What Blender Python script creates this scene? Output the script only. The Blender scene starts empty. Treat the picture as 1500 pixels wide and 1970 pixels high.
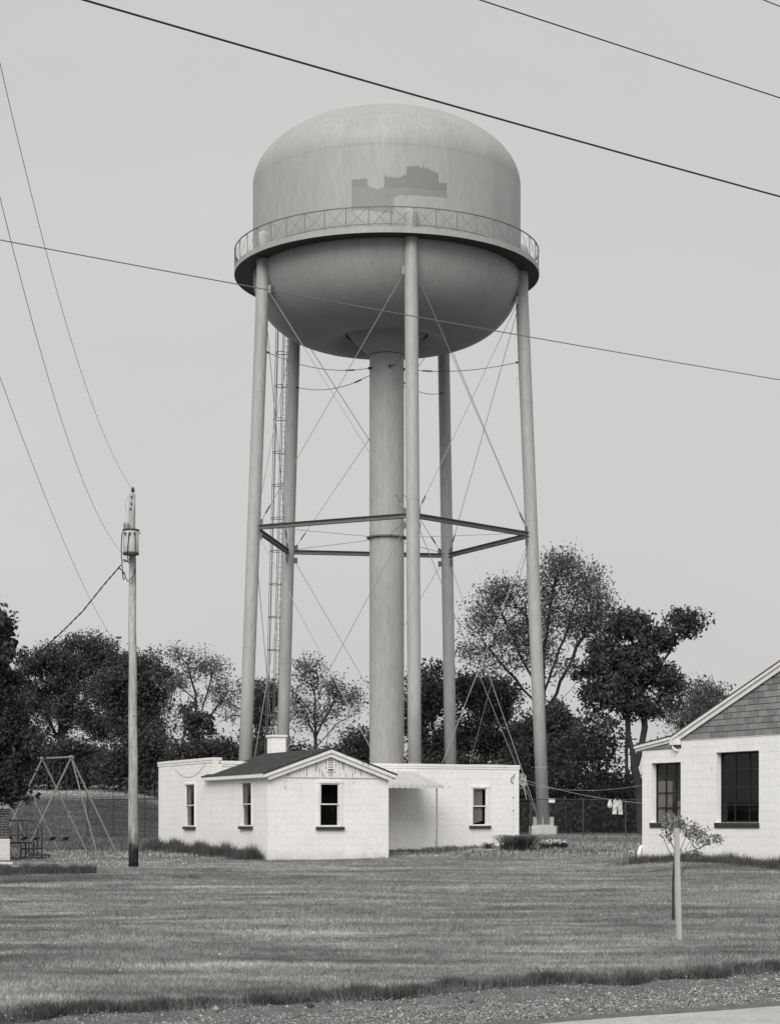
import bpy, math, random
import numpy as np
from math import radians as R_, sin, cos, pi, sqrt
from mathutils import Vector

random.seed(7); RNG = np.random.default_rng(7)
C = bpy.context.scene.collection
S = bpy.context.scene

# ---------------------------------------------------------------- camera, sky, sun, exposure
EYE = 1.6; F = 3720.0; HZ = 1583.0; CX = 750.0
cam = bpy.data.cameras.new('camera'); camo = bpy.data.objects.new('camera', cam); C.objects.link(camo)
camo.location = (0, 0, EYE); camo.rotation_euler = (R_(90), 0, 0)
cam.sensor_fit = 'HORIZONTAL'; cam.sensor_width = 36; cam.lens = 36*F/1500; cam.shift_y = (HZ-985)/1500
cam.clip_start = .1; cam.clip_end = 9000
S.camera = camo

SUN_EL, SUN_AZ = 40, 194      # azimuth clockwise from +Y: behind the camera, a little to the left
w = bpy.data.worlds.new('World'); S.world = w; w.use_nodes = True
nt = w.node_tree; nt.nodes.clear()
out = nt.nodes.new('ShaderNodeOutputWorld'); bg = nt.nodes.new('ShaderNodeBackground')
sky = nt.nodes.new('ShaderNodeTexSky'); sky.sky_type = 'NISHITA'; sky.sun_disc = False
sky.sun_elevation = R_(SUN_EL); sky.sun_rotation = R_(SUN_AZ); sky.dust_density = 4
bw = nt.nodes.new('ShaderNodeRGBToBW'); mx = nt.nodes.new('ShaderNodeMix'); mx.data_type = 'RGBA'
tint = nt.nodes.new('ShaderNodeMix'); tint.data_type = 'RGBA'; tint.blend_type = 'MULTIPLY'
tint.inputs[0].default_value = 1; tint.inputs[7].default_value = (1, .99, .978, 1)
mx.inputs[0].default_value = .86          # thick even cloud over most of the clear-sky brightness
mx.inputs[7].default_value = (4.6, 4.6, 4.6, 1)
nt.links.new(sky.outputs[0], bw.inputs[0]); nt.links.new(bw.outputs[0], mx.inputs[6])
tcw = nt.nodes.new('ShaderNodeTexCoord'); mpw = nt.nodes.new('ShaderNodeMapping'); mpw.inputs['Scale'].default_value = (1, 1, 2.2)
cn = nt.nodes.new('ShaderNodeTexNoise'); cn.inputs['Scale'].default_value = 2.2; cn.inputs['Detail'].default_value = 6; cn.inputs['Roughness'].default_value = .5
cr_ = nt.nodes.new('ShaderNodeMapRange'); cr_.inputs[1].default_value = .3; cr_.inputs[2].default_value = .7; cr_.inputs[3].default_value = .955; cr_.inputs[4].default_value = 1.045
nt.links.new(tcw.outputs['Generated'], mpw.inputs[0]); nt.links.new(mpw.outputs[0], cn.inputs[0]); nt.links.new(cn.outputs[0], cr_.inputs[0])
cv = nt.nodes.new('ShaderNodeVectorMath'); cv.operation = 'SCALE'; nt.links.new(mx.outputs[2], cv.inputs[0]); nt.links.new(cr_.outputs[0], cv.inputs['Scale'])
nt.links.new(cv.outputs[0], tint.inputs[6]); nt.links.new(tint.outputs[2], bg.inputs[0])
bg.inputs[1].default_value = .1
nt.links.new(bg.outputs[0], out.inputs[0])
sl = bpy.data.lights.new('sun', 'SUN'); so = bpy.data.objects.new('sun', sl); C.objects.link(so)
sl.energy = 1.95; sl.angle = R_(45); sl.color = (1, .985, .96)
d = Vector((sin(R_(SUN_AZ))*cos(R_(SUN_EL)), cos(R_(SUN_AZ))*cos(R_(SUN_EL)), sin(R_(SUN_EL))))
so.rotation_euler = d.to_track_quat('Z', 'Y').to_euler(); so.location = (0, -20, 60)
S.view_settings.view_transform = 'Standard'; S.view_settings.look = 'None'
S.view_settings.exposure = .5; S.view_settings.gamma = 1
S.cycles.max_bounces = 8; S.cycles.transparent_max_bounces = 16

# ---------------------------------------------------------------- helpers
def G3(v): return (v, v*.982, v*.96, 1)

def sstep(a, b, x):
    t = np.clip((x-a)/(b-a), 0, 1); return t*t*(3-2*t)

RN = (-.559, .829); RD = (.829, .559)       # road normal and direction
def sroad(x, y): return RN[0]*x + RN[1]*y
_gy = [-60, 14, 22.7, 26.4, 50, 56, 65, 80, 100, 400]
_gz = [-1.42, -1.42, -1.40, -1.35, -1.17, -1.11, -.90, -.84, -.75, -.5]
def ground(x, y):
    x = np.asarray(x, float); y = np.asarray(y, float)
    z = np.interp(y, _gy, _gz)
    z = z + 4.1*sstep(98, 178, y)*sstep(-9, -21, x) + .5*sstep(120, 170, y)*sstep(-9, 6, x)
    z = z + .2*sstep(5.2, 7.5, x)*sstep(40, 47, y)*sstep(60, 52, y)
    z = z + .02*np.sin(x*.9+y*.35)*np.sin(y*.5)
    s = sroad(x, y)
    rz = np.interp(s, [2, 5, 12, 13.2], [-1.66, -1.6, -1.6, -1.53])
    k = sstep(13.15, 13.6, s)
    low = np.where(s < 2, -1.6, rz)
    z = low*(1-k) + z*k
    return z + EYE
def gz(x, y): return float(ground(x, y))

def at(px, py, Y): return Vector(((px-CX)/F*Y, Y, EYE+(HZ-py)/F*Y))

MATS = {}
def nodes(m):
    m.use_nodes = True; return m.node_tree.nodes, m.node_tree.links, m.node_tree.nodes['Principled BSDF']
def mat(name, v, rough=.8, var=.0, scale=5, stretch=(1, 1, 1), bump=0, bscale=30, spec=.3, fine=0, metallic=0, rnd=0, lo=None, detail=5, island=0):
    """grey paint/stone/wood with two layers of noise in value, per-object variation and a little relief"""
    m = bpy.data.materials.new(name); n, l, p = nodes(m)
    p.inputs['Roughness'].default_value = rough; p.inputs['Specular IOR Level'].default_value = spec
    p.inputs['Metallic'].default_value = metallic
    geo = n.new('ShaderNodeNewGeometry'); mp = n.new('ShaderNodeMapping'); mp.inputs['Scale'].default_value = stretch
    l.new(geo.outputs['Position'], mp.inputs[0])
    nz = n.new('ShaderNodeTexNoise'); nz.inputs['Scale'].default_value = scale; nz.inputs['Detail'].default_value = detail
    nz.inputs['Roughness'].default_value = .62
    l.new(mp.outputs[0], nz.inputs[0])
    mr = n.new('ShaderNodeMapRange'); mr.inputs[1].default_value = .28; mr.inputs[2].default_value = .72
    mr.inputs[3].default_value = 1-var; mr.inputs[4].default_value = 1+var
    l.new(nz.outputs[0], mr.inputs[0]); val = mr.outputs[0]
    def mul(a, b):
        q = n.new('ShaderNodeMath'); q.operation = 'MULTIPLY'; l.new(a, q.inputs[0])
        if isinstance(b, (int, float)): q.inputs[1].default_value = b
        else: l.new(b, q.inputs[1])
        return q.outputs[0]
    if fine:
        n2 = n.new('ShaderNodeTexNoise'); n2.inputs['Scale'].default_value = scale*9; n2.inputs['Detail'].default_value = 3
        l.new(mp.outputs[0], n2.inputs[0]); r2 = n.new('ShaderNodeMapRange')
        r2.inputs[1].default_value = .3; r2.inputs[2].default_value = .7; r2.inputs[3].default_value = 1-fine; r2.inputs[4].default_value = 1+fine
        l.new(n2.outputs[0], r2.inputs[0]); val = mul(val, r2.outputs[0])
    if rnd:
        oi = n.new('ShaderNodeObjectInfo'); r3 = n.new('ShaderNodeMapRange'); r3.inputs[3].default_value = 1-rnd; r3.inputs[4].default_value = 1+rnd
        l.new(oi.outputs['Random'], r3.inputs[0]); val = mul(val, r3.outputs[0])
    if island:
        r3 = n.new('ShaderNodeMapRange'); r3.inputs[3].default_value = 1-island; r3.inputs[4].default_value = 1+island
        l.new(geo.outputs['Random Per Island'], r3.inputs[0]); val = mul(val, r3.outputs[0])
    val = mul(val, v)
    vm = n.new('ShaderNodeVectorMath'); vm.operation = 'SCALE'; vm.inputs[0].default_value = (1, .986, .968)
    l.new(val, vm.inputs['Scale']); l.new(vm.outputs[0], p.inputs['Base Color'])
    if bump:
        b = n.new('ShaderNodeBump'); b.inputs['Strength'].default_value = bump; b.inputs['Distance'].default_value = .02
        n3 = n.new('ShaderNodeTexNoise'); n3.inputs['Scale'].default_value = bscale; n3.inputs['Detail'].default_value = 4
        l.new(mp.outputs[0], n3.inputs[0]); l.new(n3.outputs[0], b.inputs['Height']); l.new(b.outputs[0], p.inputs['Normal'])
    m['val'] = 0
    MATS[name] = m; return m

def val_socket(m):
    """the socket that carries the scalar value (before tinting) and the scale input it feeds"""
    for q in m.node_tree.nodes:
        if q.type == 'VECT_MATH': return q.inputs['Scale'].links[0].from_socket, q.inputs['Scale']

def leafmat(name, v, trans=.35, var=.35, isl=.45, nscale=.8, stretch=(1, 1, 1)):
    m = mat(name, v, rough=.75, var=var, scale=nscale, island=isl, spec=.15, detail=4, stretch=stretch)
    n, l = m.node_tree.nodes, m.node_tree.links; p = n['Principled BSDF']; o = n['Material Output']
    vm = [q for q in n if q.type == 'VECT_MATH'][0]
    tr = n.new('ShaderNodeBsdfTranslucent'); l.new(vm.outputs[0], tr.inputs[0])
    ms = n.new('ShaderNodeMixShader'); ms.inputs[0].default_value = trans
    l.new(p.outputs[0], ms.inputs[1]); l.new(tr.outputs[0], ms.inputs[2]); l.new(ms.outputs[0], o.inputs[0])
    return m

def tag(o, label=None, cat=None, group=None, kind=None):
    if label: o['label'] = label
    if cat: o['category'] = cat
    if group: o['group'] = group
    if kind: o['kind'] = kind
    return o
def empty(name, loc, label, cat, group=None):
    o = bpy.data.objects.new(name, None); C.objects.link(o); o.location = loc; o.empty_display_size = .2
    return tag(o, label, cat, group)
def origin(o):
    v = Vector((0, 0, 0))
    while o: v += Vector(o.location); o = o.parent
    return v

class MB:
    def __init__(s): s.v = []; s.f = []; s.sm = False
    def add(s, vs, fs):
        k = len(s.v); s.v += [tuple(q) for q in vs]; s.f += [tuple(i+k for i in f) for f in fs]; return s
    def hexa(s, p):   # 8 points: bottom 4 ccw, top 4 ccw
        return s.add(p, [(3, 2, 1, 0), (4, 5, 6, 7), (0, 1, 5, 4), (1, 2, 6, 5), (2, 3, 7, 6), (3, 0, 4, 7)])
    def box(s, c, d):
        x, y, z = c; a, b, e = d[0]/2, d[1]/2, d[2]/2
        return s.hexa([(x-a, y-b, z-e), (x+a, y-b, z-e), (x+a, y+b, z-e), (x-a, y+b, z-e), (x-a, y-b, z+e), (x+a, y-b, z+e), (x+a, y+b, z+e), (x-a, y+b, z+e)])
    def fbox(s, fr, a0, a1, b0, b1, z0, z1):   # box in a wall frame
        P = fr.P
        return s.hexa([P(a0, b0, z0), P(a1, b0, z0), P(a1, b1, z0), P(a0, b1, z0), P(a0, b0, z1), P(a1, b0, z1), P(a1, b1, z1), P(a0, b1, z1)])
    def path(s, pts, r, n=8, cap=True):
        pts = [Vector(p) for p in pts]; rs = r if isinstance(r, (list, tuple)) else [r]*len(pts)
        k = len(s.v); up = None
        for i, p in enumerate(pts):
            t = (pts[min(i+1, len(pts)-1)]-pts[max(i-1, 0)]).normalized()
            if up is None:
                up = Vector((0, 0, 1)) if abs(t.z) < .9 else Vector((1, 0, 0))
            sx = t.cross(up).normalized(); sy = sx.cross(t).normalized(); up = sy
            for j in range(n):
                q = 2*pi*j/n; s.v.append(tuple(p+sx*rs[i]*cos(q)+sy*rs[i]*sin(q)))
        for i in range(len(pts)-1):
            for j in range(n):
                a = k+i*n+j; b = k+i*n+(j+1) % n; s.f.append((a, b, b+n, a+n))
        if cap:
            s.f.append(tuple(k+j for j in range(n))[::-1]); s.f.append(tuple(k+(len(pts)-1)*n+j for j in range(n)))
        return s
    def lathe(s, prof, c, n=96, closed=False, a0=0, a1=2*pi):
        k = len(s.v); full = abs(a1-a0-2*pi) < 1e-6; m = n if full else n+1
        for (r, z) in prof:
            for j in range(m):
                q = a0+(a1-a0)*j/n; s.v.append((c[0]+r*cos(q), c[1]+r*sin(q), c[2]+z))
        rows = len(prof)
        for i in range(rows if closed else rows-1):
            i2 = (i+1) % rows
            for j in range(n):
                j2 = (j+1) % m
                s.f.append((k+i*m+j, k+i*m+j2, k+i2*m+j2, k+i2*m+j))
        return s
    def build(s, name, m, parent=None, smooth=False, bevel=0):
        me = bpy.data.meshes.new(name); o0 = origin(parent)
        me.from_pydata([(x-o0.x, y-o0.y, z-o0.z) for x, y, z in s.v], [], s.f); me.update()
        if smooth: me.shade_smooth()
        me.materials.append(m if not isinstance(m, str) else MATS[m])
        o = bpy.data.objects.new(name, me); C.objects.link(o)
        if parent: o.parent = parent
        if bevel:
            b = o.modifiers.new('bevel', 'BEVEL'); b.width = bevel; b.segments = 2; b.limit_method = 'ANGLE'
        if smooth == 'auto': 
            me.shade_smooth()
        return o

def np_mesh(name, V, Fc, m, parent=None, smooth=False):
    V = np.asarray(V, np.float32).reshape(-1, 3); Fc = np.asarray(Fc, np.int32); k = Fc.shape[1]
    if parent:
        o0 = origin(parent); V = V-np.array(o0[:], np.float32)
    me = bpy.data.meshes.new(name)
    me.vertices.add(len(V)); me.vertices.foreach_set('co', V.ravel())
    me.loops.add(Fc.size); me.loops.foreach_set('vertex_index', Fc.ravel())
    me.polygons.add(len(Fc)); me.polygons.foreach_set('loop_start', np.arange(0, Fc.size, k, dtype=np.int32))
    me.polygons.foreach_set('loop_total', np.full(len(Fc), k, np.int32))
    if smooth: me.polygons.foreach_set('use_smooth', np.ones(len(Fc), bool))
    me.update(calc_edges=True); me.materials.append(MATS[m] if isinstance(m, str) else m)
    o = bpy.data.objects.new(name, me); C.objects.link(o)
    if parent: o.parent = parent
    return o

def inst(src_me, name, parent, loc):
    o = bpy.data.objects.new(name, src_me); C.objects.link(o); o.parent = parent; o.location = loc; return o

class Frame:
    def __init__(s, o, u, v): s.o = Vector((o[0], o[1], 0)); s.u = Vector((*u, 0)); s.v = Vector((*v, 0))
    def P(s, a, b, z): 
        q = s.o+s.u*a+s.v*b; return (q.x, q.y, z)
    def a(s, px, b=0):                       # where the wall plane at depth b is seen in the photograph's column px
        k = (px-CX)/F; return (k*(s.o.y+s.v.y*b)-(s.o.x+s.v.x*b))/(s.u.x-k*s.u.y)
    def z(s, py, a, b=0): return EYE+(HZ-py)/F*(s.o.y+s.u.y*a+s.v.y*b)

# ---------------------------------------------------------------- materials
mat('tank_paint', .36, .5, .08, .55, (1, 1, .25), .2, 6, .35, fine=.06)
mat('leg_paint', .375, .5, .09, .8, (1, 1, .2), .2, 8, .35, fine=.10)
mat('strut_paint', .15, .55, .15, 1.2, (1, 1, 1), 0, 8, .35)
mat('patch_paint', .225, .5, .05, 1.5, (1, 1, 1), 0, 8, .3, fine=.04)
mat('pale_patch', .55, .5, .05, 1.5, (1, 1, 1), 0, 8, .3)
mat('rod_steel', .33, .5, .1, 2, spec=.4)
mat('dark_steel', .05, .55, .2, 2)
mat('concrete', .5, .9, .15, 2.2, bump=.3, bscale=25, fine=.1)
mat('block_paint', .83, .85, .05, 1.1, bump=.3, bscale=45, fine=.04, rnd=.012)
mat('mortar_paint', .8, .9, .06, 2)
mat('trim_paint', .78, .7, .09, 2.5, fine=.06)
mat('brick_sill', .05, .85, .4, 9, bump=.4, bscale=60)
mat('shingle', .05, .95, .25, 4, bump=.5, bscale=90, fine=.3, island=.2)
mat('cover_tile', .22, .9, .16, 6, bump=.2, bscale=50, fine=.15, rnd=.2)
mat('sash_dark', .02, .6, .2, 4)
mat('curtain', .5, .9, .12, 3)
mat('room_dark', .03, .9, .2, 2)  # near-black: the darkness of the unlit rooms is put into the colour
mat('pole_wood', .36, .9, .3, 3.0, (1, 1, .12), .6, 40, .15, fine=.3)
mat('stake_wood', .44, .85, .12, 6, (1, 1, .1), .3, 60, .2)
mat('bark', .035, .95, .35, 3, bump=.6, bscale=20)
mat('wire_black', .02, .6, 0)
mat('wire_grey', .16, .5, 0)
mat('awning_paint', .5, .6, .08, 3, fine=.05)
mat('galv', .3, .45, .12, 5, spec=.5)
mat('fence_wire', .05, .6, .1, 5, spec=.4)
mat('trafo', .42, .5, .06, 3, fine=.04)
mat('cloth_white', .6, .9, .05, 20)
mat('brick_dark', .07, .9, .3, 4, bump=.3, rnd=.35)
mat('asphalt', .42, .9, .12, 1.2, bump=.3, bscale=140, fine=.14)
mat('stone', .24, .85, .3, 3, island=.85)
mat('dirt', .30, .95, .3, 2.5, bump=.5, bscale=30, fine=.25)
mat('flower', .75, .8, 0, island=.2)
mat('swing_steel', .21, .5, .15, 3, spec=.4)

# peeling white boards: bare grey wood shows through in vertical flakes
def peel(name, v, amount, stretch, scale=7):
    m = mat(name, v, .85, .06, 3, bump=.1, bscale=30); n, l = m.node_tree.nodes, m.node_tree.links
    fr, to = val_socket(m)
    geo = [q for q in n if q.type == 'NEW_GEOMETRY'][0]; mp = n.new('ShaderNodeMapping'); mp.inputs['Scale'].default_value = stretch
    l.new(geo.outputs['Position'], mp.inputs[0])
    nz = n.new('ShaderNodeTexNoise'); nz.inputs['Scale'].default_value = scale; nz.inputs['Detail'].default_value = 8; nz.inputs['Roughness'].default_value = .72
    l.new(mp.outputs[0], nz.inputs[0])
    cr = n.new('ShaderNodeMapRange'); cr.inputs[1].default_value = amount; cr.inputs[2].default_value = amount+.05; cr.inputs[3].default_value = 1; cr.inputs[4].default_value = .34
    l.new(nz.outputs[0], cr.inputs[0])
    q = n.new('ShaderNodeMath'); q.operation = 'MULTIPLY'; l.new(fr, q.inputs[0]); l.new(cr.outputs[0], q.inputs[1]); l.new(q.outputs[0], to)
    return m
peel('peeling_board', .8, .535, (3, 3, .45), 4)
peel('peeling_trim', .76, .60, (1, 1, 1.6), 4)

# painted block: splashed soil low down, small chips and a few patched spots
def wall_wear():
    m = MATS['block_paint']; n, l = m.node_tree.nodes, m.node_tree.links; fr, to = val_socket(m)
    geo = [q for q in n if q.type == 'NEW_GEOMETRY'][0]; sp = n.new('ShaderNodeSeparateXYZ'); l.new(geo.outputs['Position'], sp.inputs[0])
    def noise(scale, st, a, b, c, d, detail=6):
        mp = n.new('ShaderNodeMapping'); mp.inputs['Scale'].default_value = st; l.new(geo.outputs['Position'], mp.inputs[0])
        nz = n.new('ShaderNodeTexNoise'); nz.inputs['Scale'].default_value = scale; nz.inputs['Detail'].default_value = detail; l.new(mp.outputs[0], nz.inputs[0])
        r = n.new('ShaderNodeMapRange'); r.inputs[1].default_value = a; r.inputs[2].default_value = b; r.inputs[3].default_value = c; r.inputs[4].default_value = d; l.new(nz.outputs[0], r.inputs[0]); return r.outputs[0]
    def mul(a, b):
        q = n.new('ShaderNodeMath'); q.operation = 'MULTIPLY'; l.new(a, q.inputs[0]); l.new(b, q.inputs[1]); return q.outputs[0]
    chips = noise(5.5, (1, 1, 1), .70, .73, 1, .55, 9); runs = noise(2.2, (2.2, 2.2, .25), .6, .78, 1, .88)
    nz = noise(3, (1, 1, 1), .3, .7, -.12, .12)
    ad = n.new('ShaderNodeMath'); l.new(sp.outputs[2], ad.inputs[0]); l.new(nz, ad.inputs[1])
    r = n.new('ShaderNodeMapRange'); r.inputs[1].default_value = .5; r.inputs[2].default_value = .78; r.inputs[3].default_value = .76; r.inputs[4].default_value = 1; l.new(ad.outputs[0], r.inputs[0])
    l.new(mul(mul(mul(fr, chips), runs), r.outputs[0]), to)
wall_wear()
# creosote-dark foot of the utility pole
def pole_mat():
    m = MATS['pole_wood']; n, l = m.node_tree.nodes, m.node_tree.links; fr, to = val_socket(m)
    geo = [q for q in n if q.type == 'NEW_GEOMETRY'][0]; sp = n.new('ShaderNodeSeparateXYZ'); l.new(geo.outputs['Position'], sp.inputs[0])
    nz = n.new('ShaderNodeTexNoise'); nz.inputs['Scale'].default_value = 5; nz.inputs['Detail'].default_value = 5
    mp = n.new('ShaderNodeMapping'); mp.inputs['Scale'].default_value = (1.5, 1.5, .5); l.new(geo.outputs['Position'], mp.inputs[0]); l.new(mp.outputs[0], nz.inputs[0])
    a = n.new('ShaderNodeMath'); a.operation = 'MULTIPLY_ADD'; l.new(nz.outputs[0], a.inputs[0]); a.inputs[1].default_value = -1.6; l.new(sp.outputs[2], a.inputs[2])
    r = n.new('ShaderNodeMapRange'); r.inputs[1].default_value = .05; r.inputs[2].default_value = .65; r.inputs[3].default_value = .06; r.inputs[4].default_value = 1
    l.new(a.outputs[0], r.inputs[0])
    vz = n.new('ShaderNodeTexVoronoi'); vz.inputs['Scale'].default_value = 3.1; l.new(geo.outputs['Position'], vz.inputs[0])
    r2 = n.new('ShaderNodeMapRange'); r2.inputs[1].default_value = .07; r2.inputs[2].default_value = .13; r2.inputs[3].default_value = .35; r2.inputs[4].default_value = 1
    l.new(vz.outputs[0], r2.inputs[0])
    q = n.new('ShaderNodeMath'); q.operation = 'MULTIPLY'; l.new(fr, q.inputs[0]); l.new(r.outputs[0], q.inputs[1])
    q2 = n.new('ShaderNodeMath'); q2.operation = 'MULTIPLY'; l.new(q.outputs[0], q2.inputs[0]); l.new(r2.outputs[0], q2.inputs[1]); l.new(q2.outputs[0], to)
pole_mat()

# grass: mowing streaks and patches; one graph for blades and for the ground under them
def grassmat(name, v, blades):
    m = mat(name, v, .9, .26, .16, (.6, 2.6, 1), 0 if blades else .8, 9, .1, island=.8 if blades else 0, fine=0 if blades else .3, detail=7)
    n, l = m.node_tree.nodes, m.node_tree.links; fr, to = val_socket(m)
    geo = [q for q in n if q.type == 'NEW_GEOMETRY'][0]
    def noise(scale, st, lo, hi, a, b):
        mp = n.new('ShaderNodeMapping'); mp.inputs['Scale'].default_value = st; l.new(geo.outputs['Position'], mp.inputs[0])
        nz = n.new('ShaderNodeTexNoise'); nz.inputs['Scale'].default_value = scale; nz.inputs['Detail'].default_value = 6; nz.inputs['Roughness'].default_value = .6
        l.new(mp.outputs[0], nz.inputs[0]); r = n.new('ShaderNodeMapRange'); r.inputs[1].default_value = lo; r.inputs[2].default_value = hi
        r.inputs[3].default_value = a; r.inputs[4].default_value = b; l.new(nz.outputs[0], r.inputs[0]); return r.outputs[0]
    def mul(a, b):
        q = n.new('ShaderNodeMath'); q.operation = 'MULTIPLY'; l.new(a, q.inputs[0]); l.new(b, q.inputs[1]); return q.outputs[0]
    val = mul(fr, noise(1.2, (.35, 1.0, 1), .34, .68, .62, 1.5))
    val = mul(val, noise(2.6, (1, 1, 1), .3, .7, .75, 1.28))
    val = mul(val, noise(.5, (.5, 1.3, 1), .56, .64, 1, 1.35))
    val = mul(val, noise(9, (1, 1, 1), .3, .7, .8, 1.25))
    sp = n.new('ShaderNodeSeparateXYZ'); l.new(geo.outputs['Position'], sp.inputs[0])
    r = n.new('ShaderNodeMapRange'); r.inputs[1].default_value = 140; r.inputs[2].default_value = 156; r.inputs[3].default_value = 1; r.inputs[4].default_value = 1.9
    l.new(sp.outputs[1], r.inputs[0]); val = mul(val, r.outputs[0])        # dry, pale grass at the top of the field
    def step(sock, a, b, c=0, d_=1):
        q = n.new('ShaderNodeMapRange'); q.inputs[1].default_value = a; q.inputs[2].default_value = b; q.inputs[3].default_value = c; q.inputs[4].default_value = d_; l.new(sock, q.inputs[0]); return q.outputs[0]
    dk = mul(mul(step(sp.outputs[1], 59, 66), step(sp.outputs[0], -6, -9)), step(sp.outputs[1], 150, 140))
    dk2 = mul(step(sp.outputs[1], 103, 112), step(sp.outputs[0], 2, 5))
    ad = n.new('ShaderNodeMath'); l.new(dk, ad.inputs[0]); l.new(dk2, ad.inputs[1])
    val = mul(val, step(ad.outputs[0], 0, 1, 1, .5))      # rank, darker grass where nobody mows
    l.new(val, to)
    if blades:
        p = n['Principled BSDF']; o = n['Material Output']; vm = [q for q in n if q.type == 'VECT_MATH'][0]
        tr = n.new('ShaderNodeBsdfTranslucent'); l.new(vm.outputs[0], tr.inputs[0]); ms = n.new('ShaderNodeMixShader'); ms.inputs[0].default_value = .35
        l.new(p.outputs[0], ms.inputs[1]); l.new(tr.outputs[0], ms.inputs[2]); l.new(ms.outputs[0], o.inputs[0])
    return m
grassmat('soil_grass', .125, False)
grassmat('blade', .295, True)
leafmat('tall_blade', .1, .25, .3, .5, 2)
leafmat('tall_blade_dry', .2, .3, .3, .5, 2)
leafmat('leaf_dark', .085, .3, .6, .7, .7)  # crown leaves: broad value noise paints in lit and shaded clumps
leafmat('leaf_mid', .1, .4, .5, .6, .7)
leafmat('leaf_pale', .2, .5, .4, .6, .7)
leafmat('leaf_near', .06, .3, .6, .7, 2.0)
leafmat('leaf_bush', .065, .3, .6, .6, .6)
leafmat('leaf_sapling', .27, .4, .2, .7, 4)

def tank_streaks():
    m = MATS['tank_paint']; n, l = m.node_tree.nodes, m.node_tree.links; fr, to = val_socket(m)
    tc = n.new('ShaderNodeTexCoord'); sp = n.new('ShaderNodeSeparateXYZ'); l.new(tc.outputs['Object'], sp.inputs[0])
    at2 = n.new('ShaderNodeMath'); at2.operation = 'ARCTAN2'; l.new(sp.outputs[1], at2.inputs[0]); l.new(sp.outputs[0], at2.inputs[1])
    cb = n.new('ShaderNodeCombineXYZ'); s1 = n.new('ShaderNodeMath'); s1.operation = 'MULTIPLY'; l.new(at2.outputs[0], s1.inputs[0]); s1.inputs[1].default_value = 30
    s2 = n.new('ShaderNodeMath'); s2.operation = 'MULTIPLY'; l.new(sp.outputs[2], s2.inputs[0]); s2.inputs[1].default_value = .35
    l.new(s1.outputs[0], cb.inputs[0]); l.new(s2.outputs[0], cb.inputs[1])
    nz = n.new('ShaderNodeTexNoise'); nz.inputs['Scale'].default_value = 1; nz.inputs['Detail'].default_value = 6; l.new(cb.outputs[0], nz.inputs[0])
    r = n.new('ShaderNodeMapRange'); r.inputs[1].default_value = .3; r.inputs[2].default_value = .7; r.inputs[3].default_value = .975; r.inputs[4].default_value = 1.02
    l.new(nz.outputs[0], r.inputs[0]); q = n.new('ShaderNodeMath'); q.operation = 'MULTIPLY'; l.new(fr, q.inputs[0]); l.new(r.outputs[0], q.inputs[1]); l.new(q.outputs[0], to)
tank_streaks()

def glassmat():
    m = bpy.data.materials.new('window_glass'); n, l, p = nodes(m); o = n['Material Output']
    tr = n.new('ShaderNodeBsdfTransparent'); tr.inputs[0].default_value = (.75, .74, .72, 1)
    gl = n.new('ShaderNodeBsdfGlossy'); gl.inputs['Roughness'].default_value = .04; gl.inputs[0].default_value = (.8, .8, .8, 1)
    fr0 = n.new('ShaderNodeFresnel'); fr0.inputs[0].default_value = 1.45; fr = n.new('ShaderNodeMath'); fr.operation = 'MULTIPLY'; fr.inputs[1].default_value = .09; l.new(fr0.outputs[0], fr.inputs[0])
    ms = n.new('ShaderNodeMixShader'); l.new(fr.outputs[0], ms.inputs[0]); l.new(tr.outputs[0], ms.inputs[1]); l.new(gl.outputs[0], ms.inputs[2]); l.new(ms.outputs[0], o.inputs[0])
    MATS['glass'] = m
glassmat()

# ---------------------------------------------------------------- the ground, road and shoulder
xs = np.unique(np.concatenate([np.linspace(-3000, -60, 14), np.arange(-60, -20, 2.5), np.arange(-20, 22, .5), np.arange(22, 60, 2.5), np.linspace(60, 3000, 14)]))
ys = np.unique(np.concatenate([np.linspace(-800, -20, 8), np.arange(-20, 8, 1.5), np.arange(8, 30, .25), np.arange(30, 80, 1), np.arange(80, 200, 2.5), np.linspace(200, 6000, 16)]))
X, Y = np.meshgrid(xs, ys); Z = ground(X, Y); sr = sroad(X, Y)
Z = Z-.05*((sr < 13.3) & (sr > 3.2))
ii = np.arange(len(ys)-1)[:, None]*len(xs)+np.arange(len(xs)-1)[None, :]
Fc = np.stack([ii, ii+1, ii+1+len(xs), ii+len(xs)], -1).reshape(-1, 4)
tag(np_mesh('ground', np.stack([X, Y, Z], -1), Fc, 'soil_grass', smooth=True), kind='structure')

def strip(name, s_edges, m, lift, t0=-90, t1=120, step=.5, jit=0):
    ts = np.arange(t0, t1, step); ss = np.array(s_edges); T, SS = np.meshgrid(ts, ss, indexing='ij'); SS = SS.copy()
    if jit:
        SS[:, -1] += jit*(np.sin(ts*1.3)+np.sin(ts*3.1+1)+np.sin(ts*.37))
    Xx = RN[0]*SS+RD[0]*T; Yy = RN[1]*SS+RD[1]*T; Zz = ground(Xx, Yy)+lift
    k = len(ss); i = np.arange(len(ts)-1)[:, None]*k+np.arange(k-1)[None, :]
    f = np.stack([i, i+1, i+1+k, i+k], -1).reshape(-1, 4)
    return tag(np_mesh(name, np.stack([Xx, Yy, Zz], -1), f, m), kind='structure')
strip('road', [5, 8.5, 12.03], 'asphalt', .006, jit=.012)
mat('gravel', .14, .95, .3, 6, bump=.9, bscale=60, fine=.4)
strip('gravel_shoulder', [12.0, 12.3, 12.6, 12.9, 13.2, 13.42], 'gravel', .001, jit=.04)
strip('far_shoulder', [3.3, 4, 5.02], 'gravel', .001)

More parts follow.
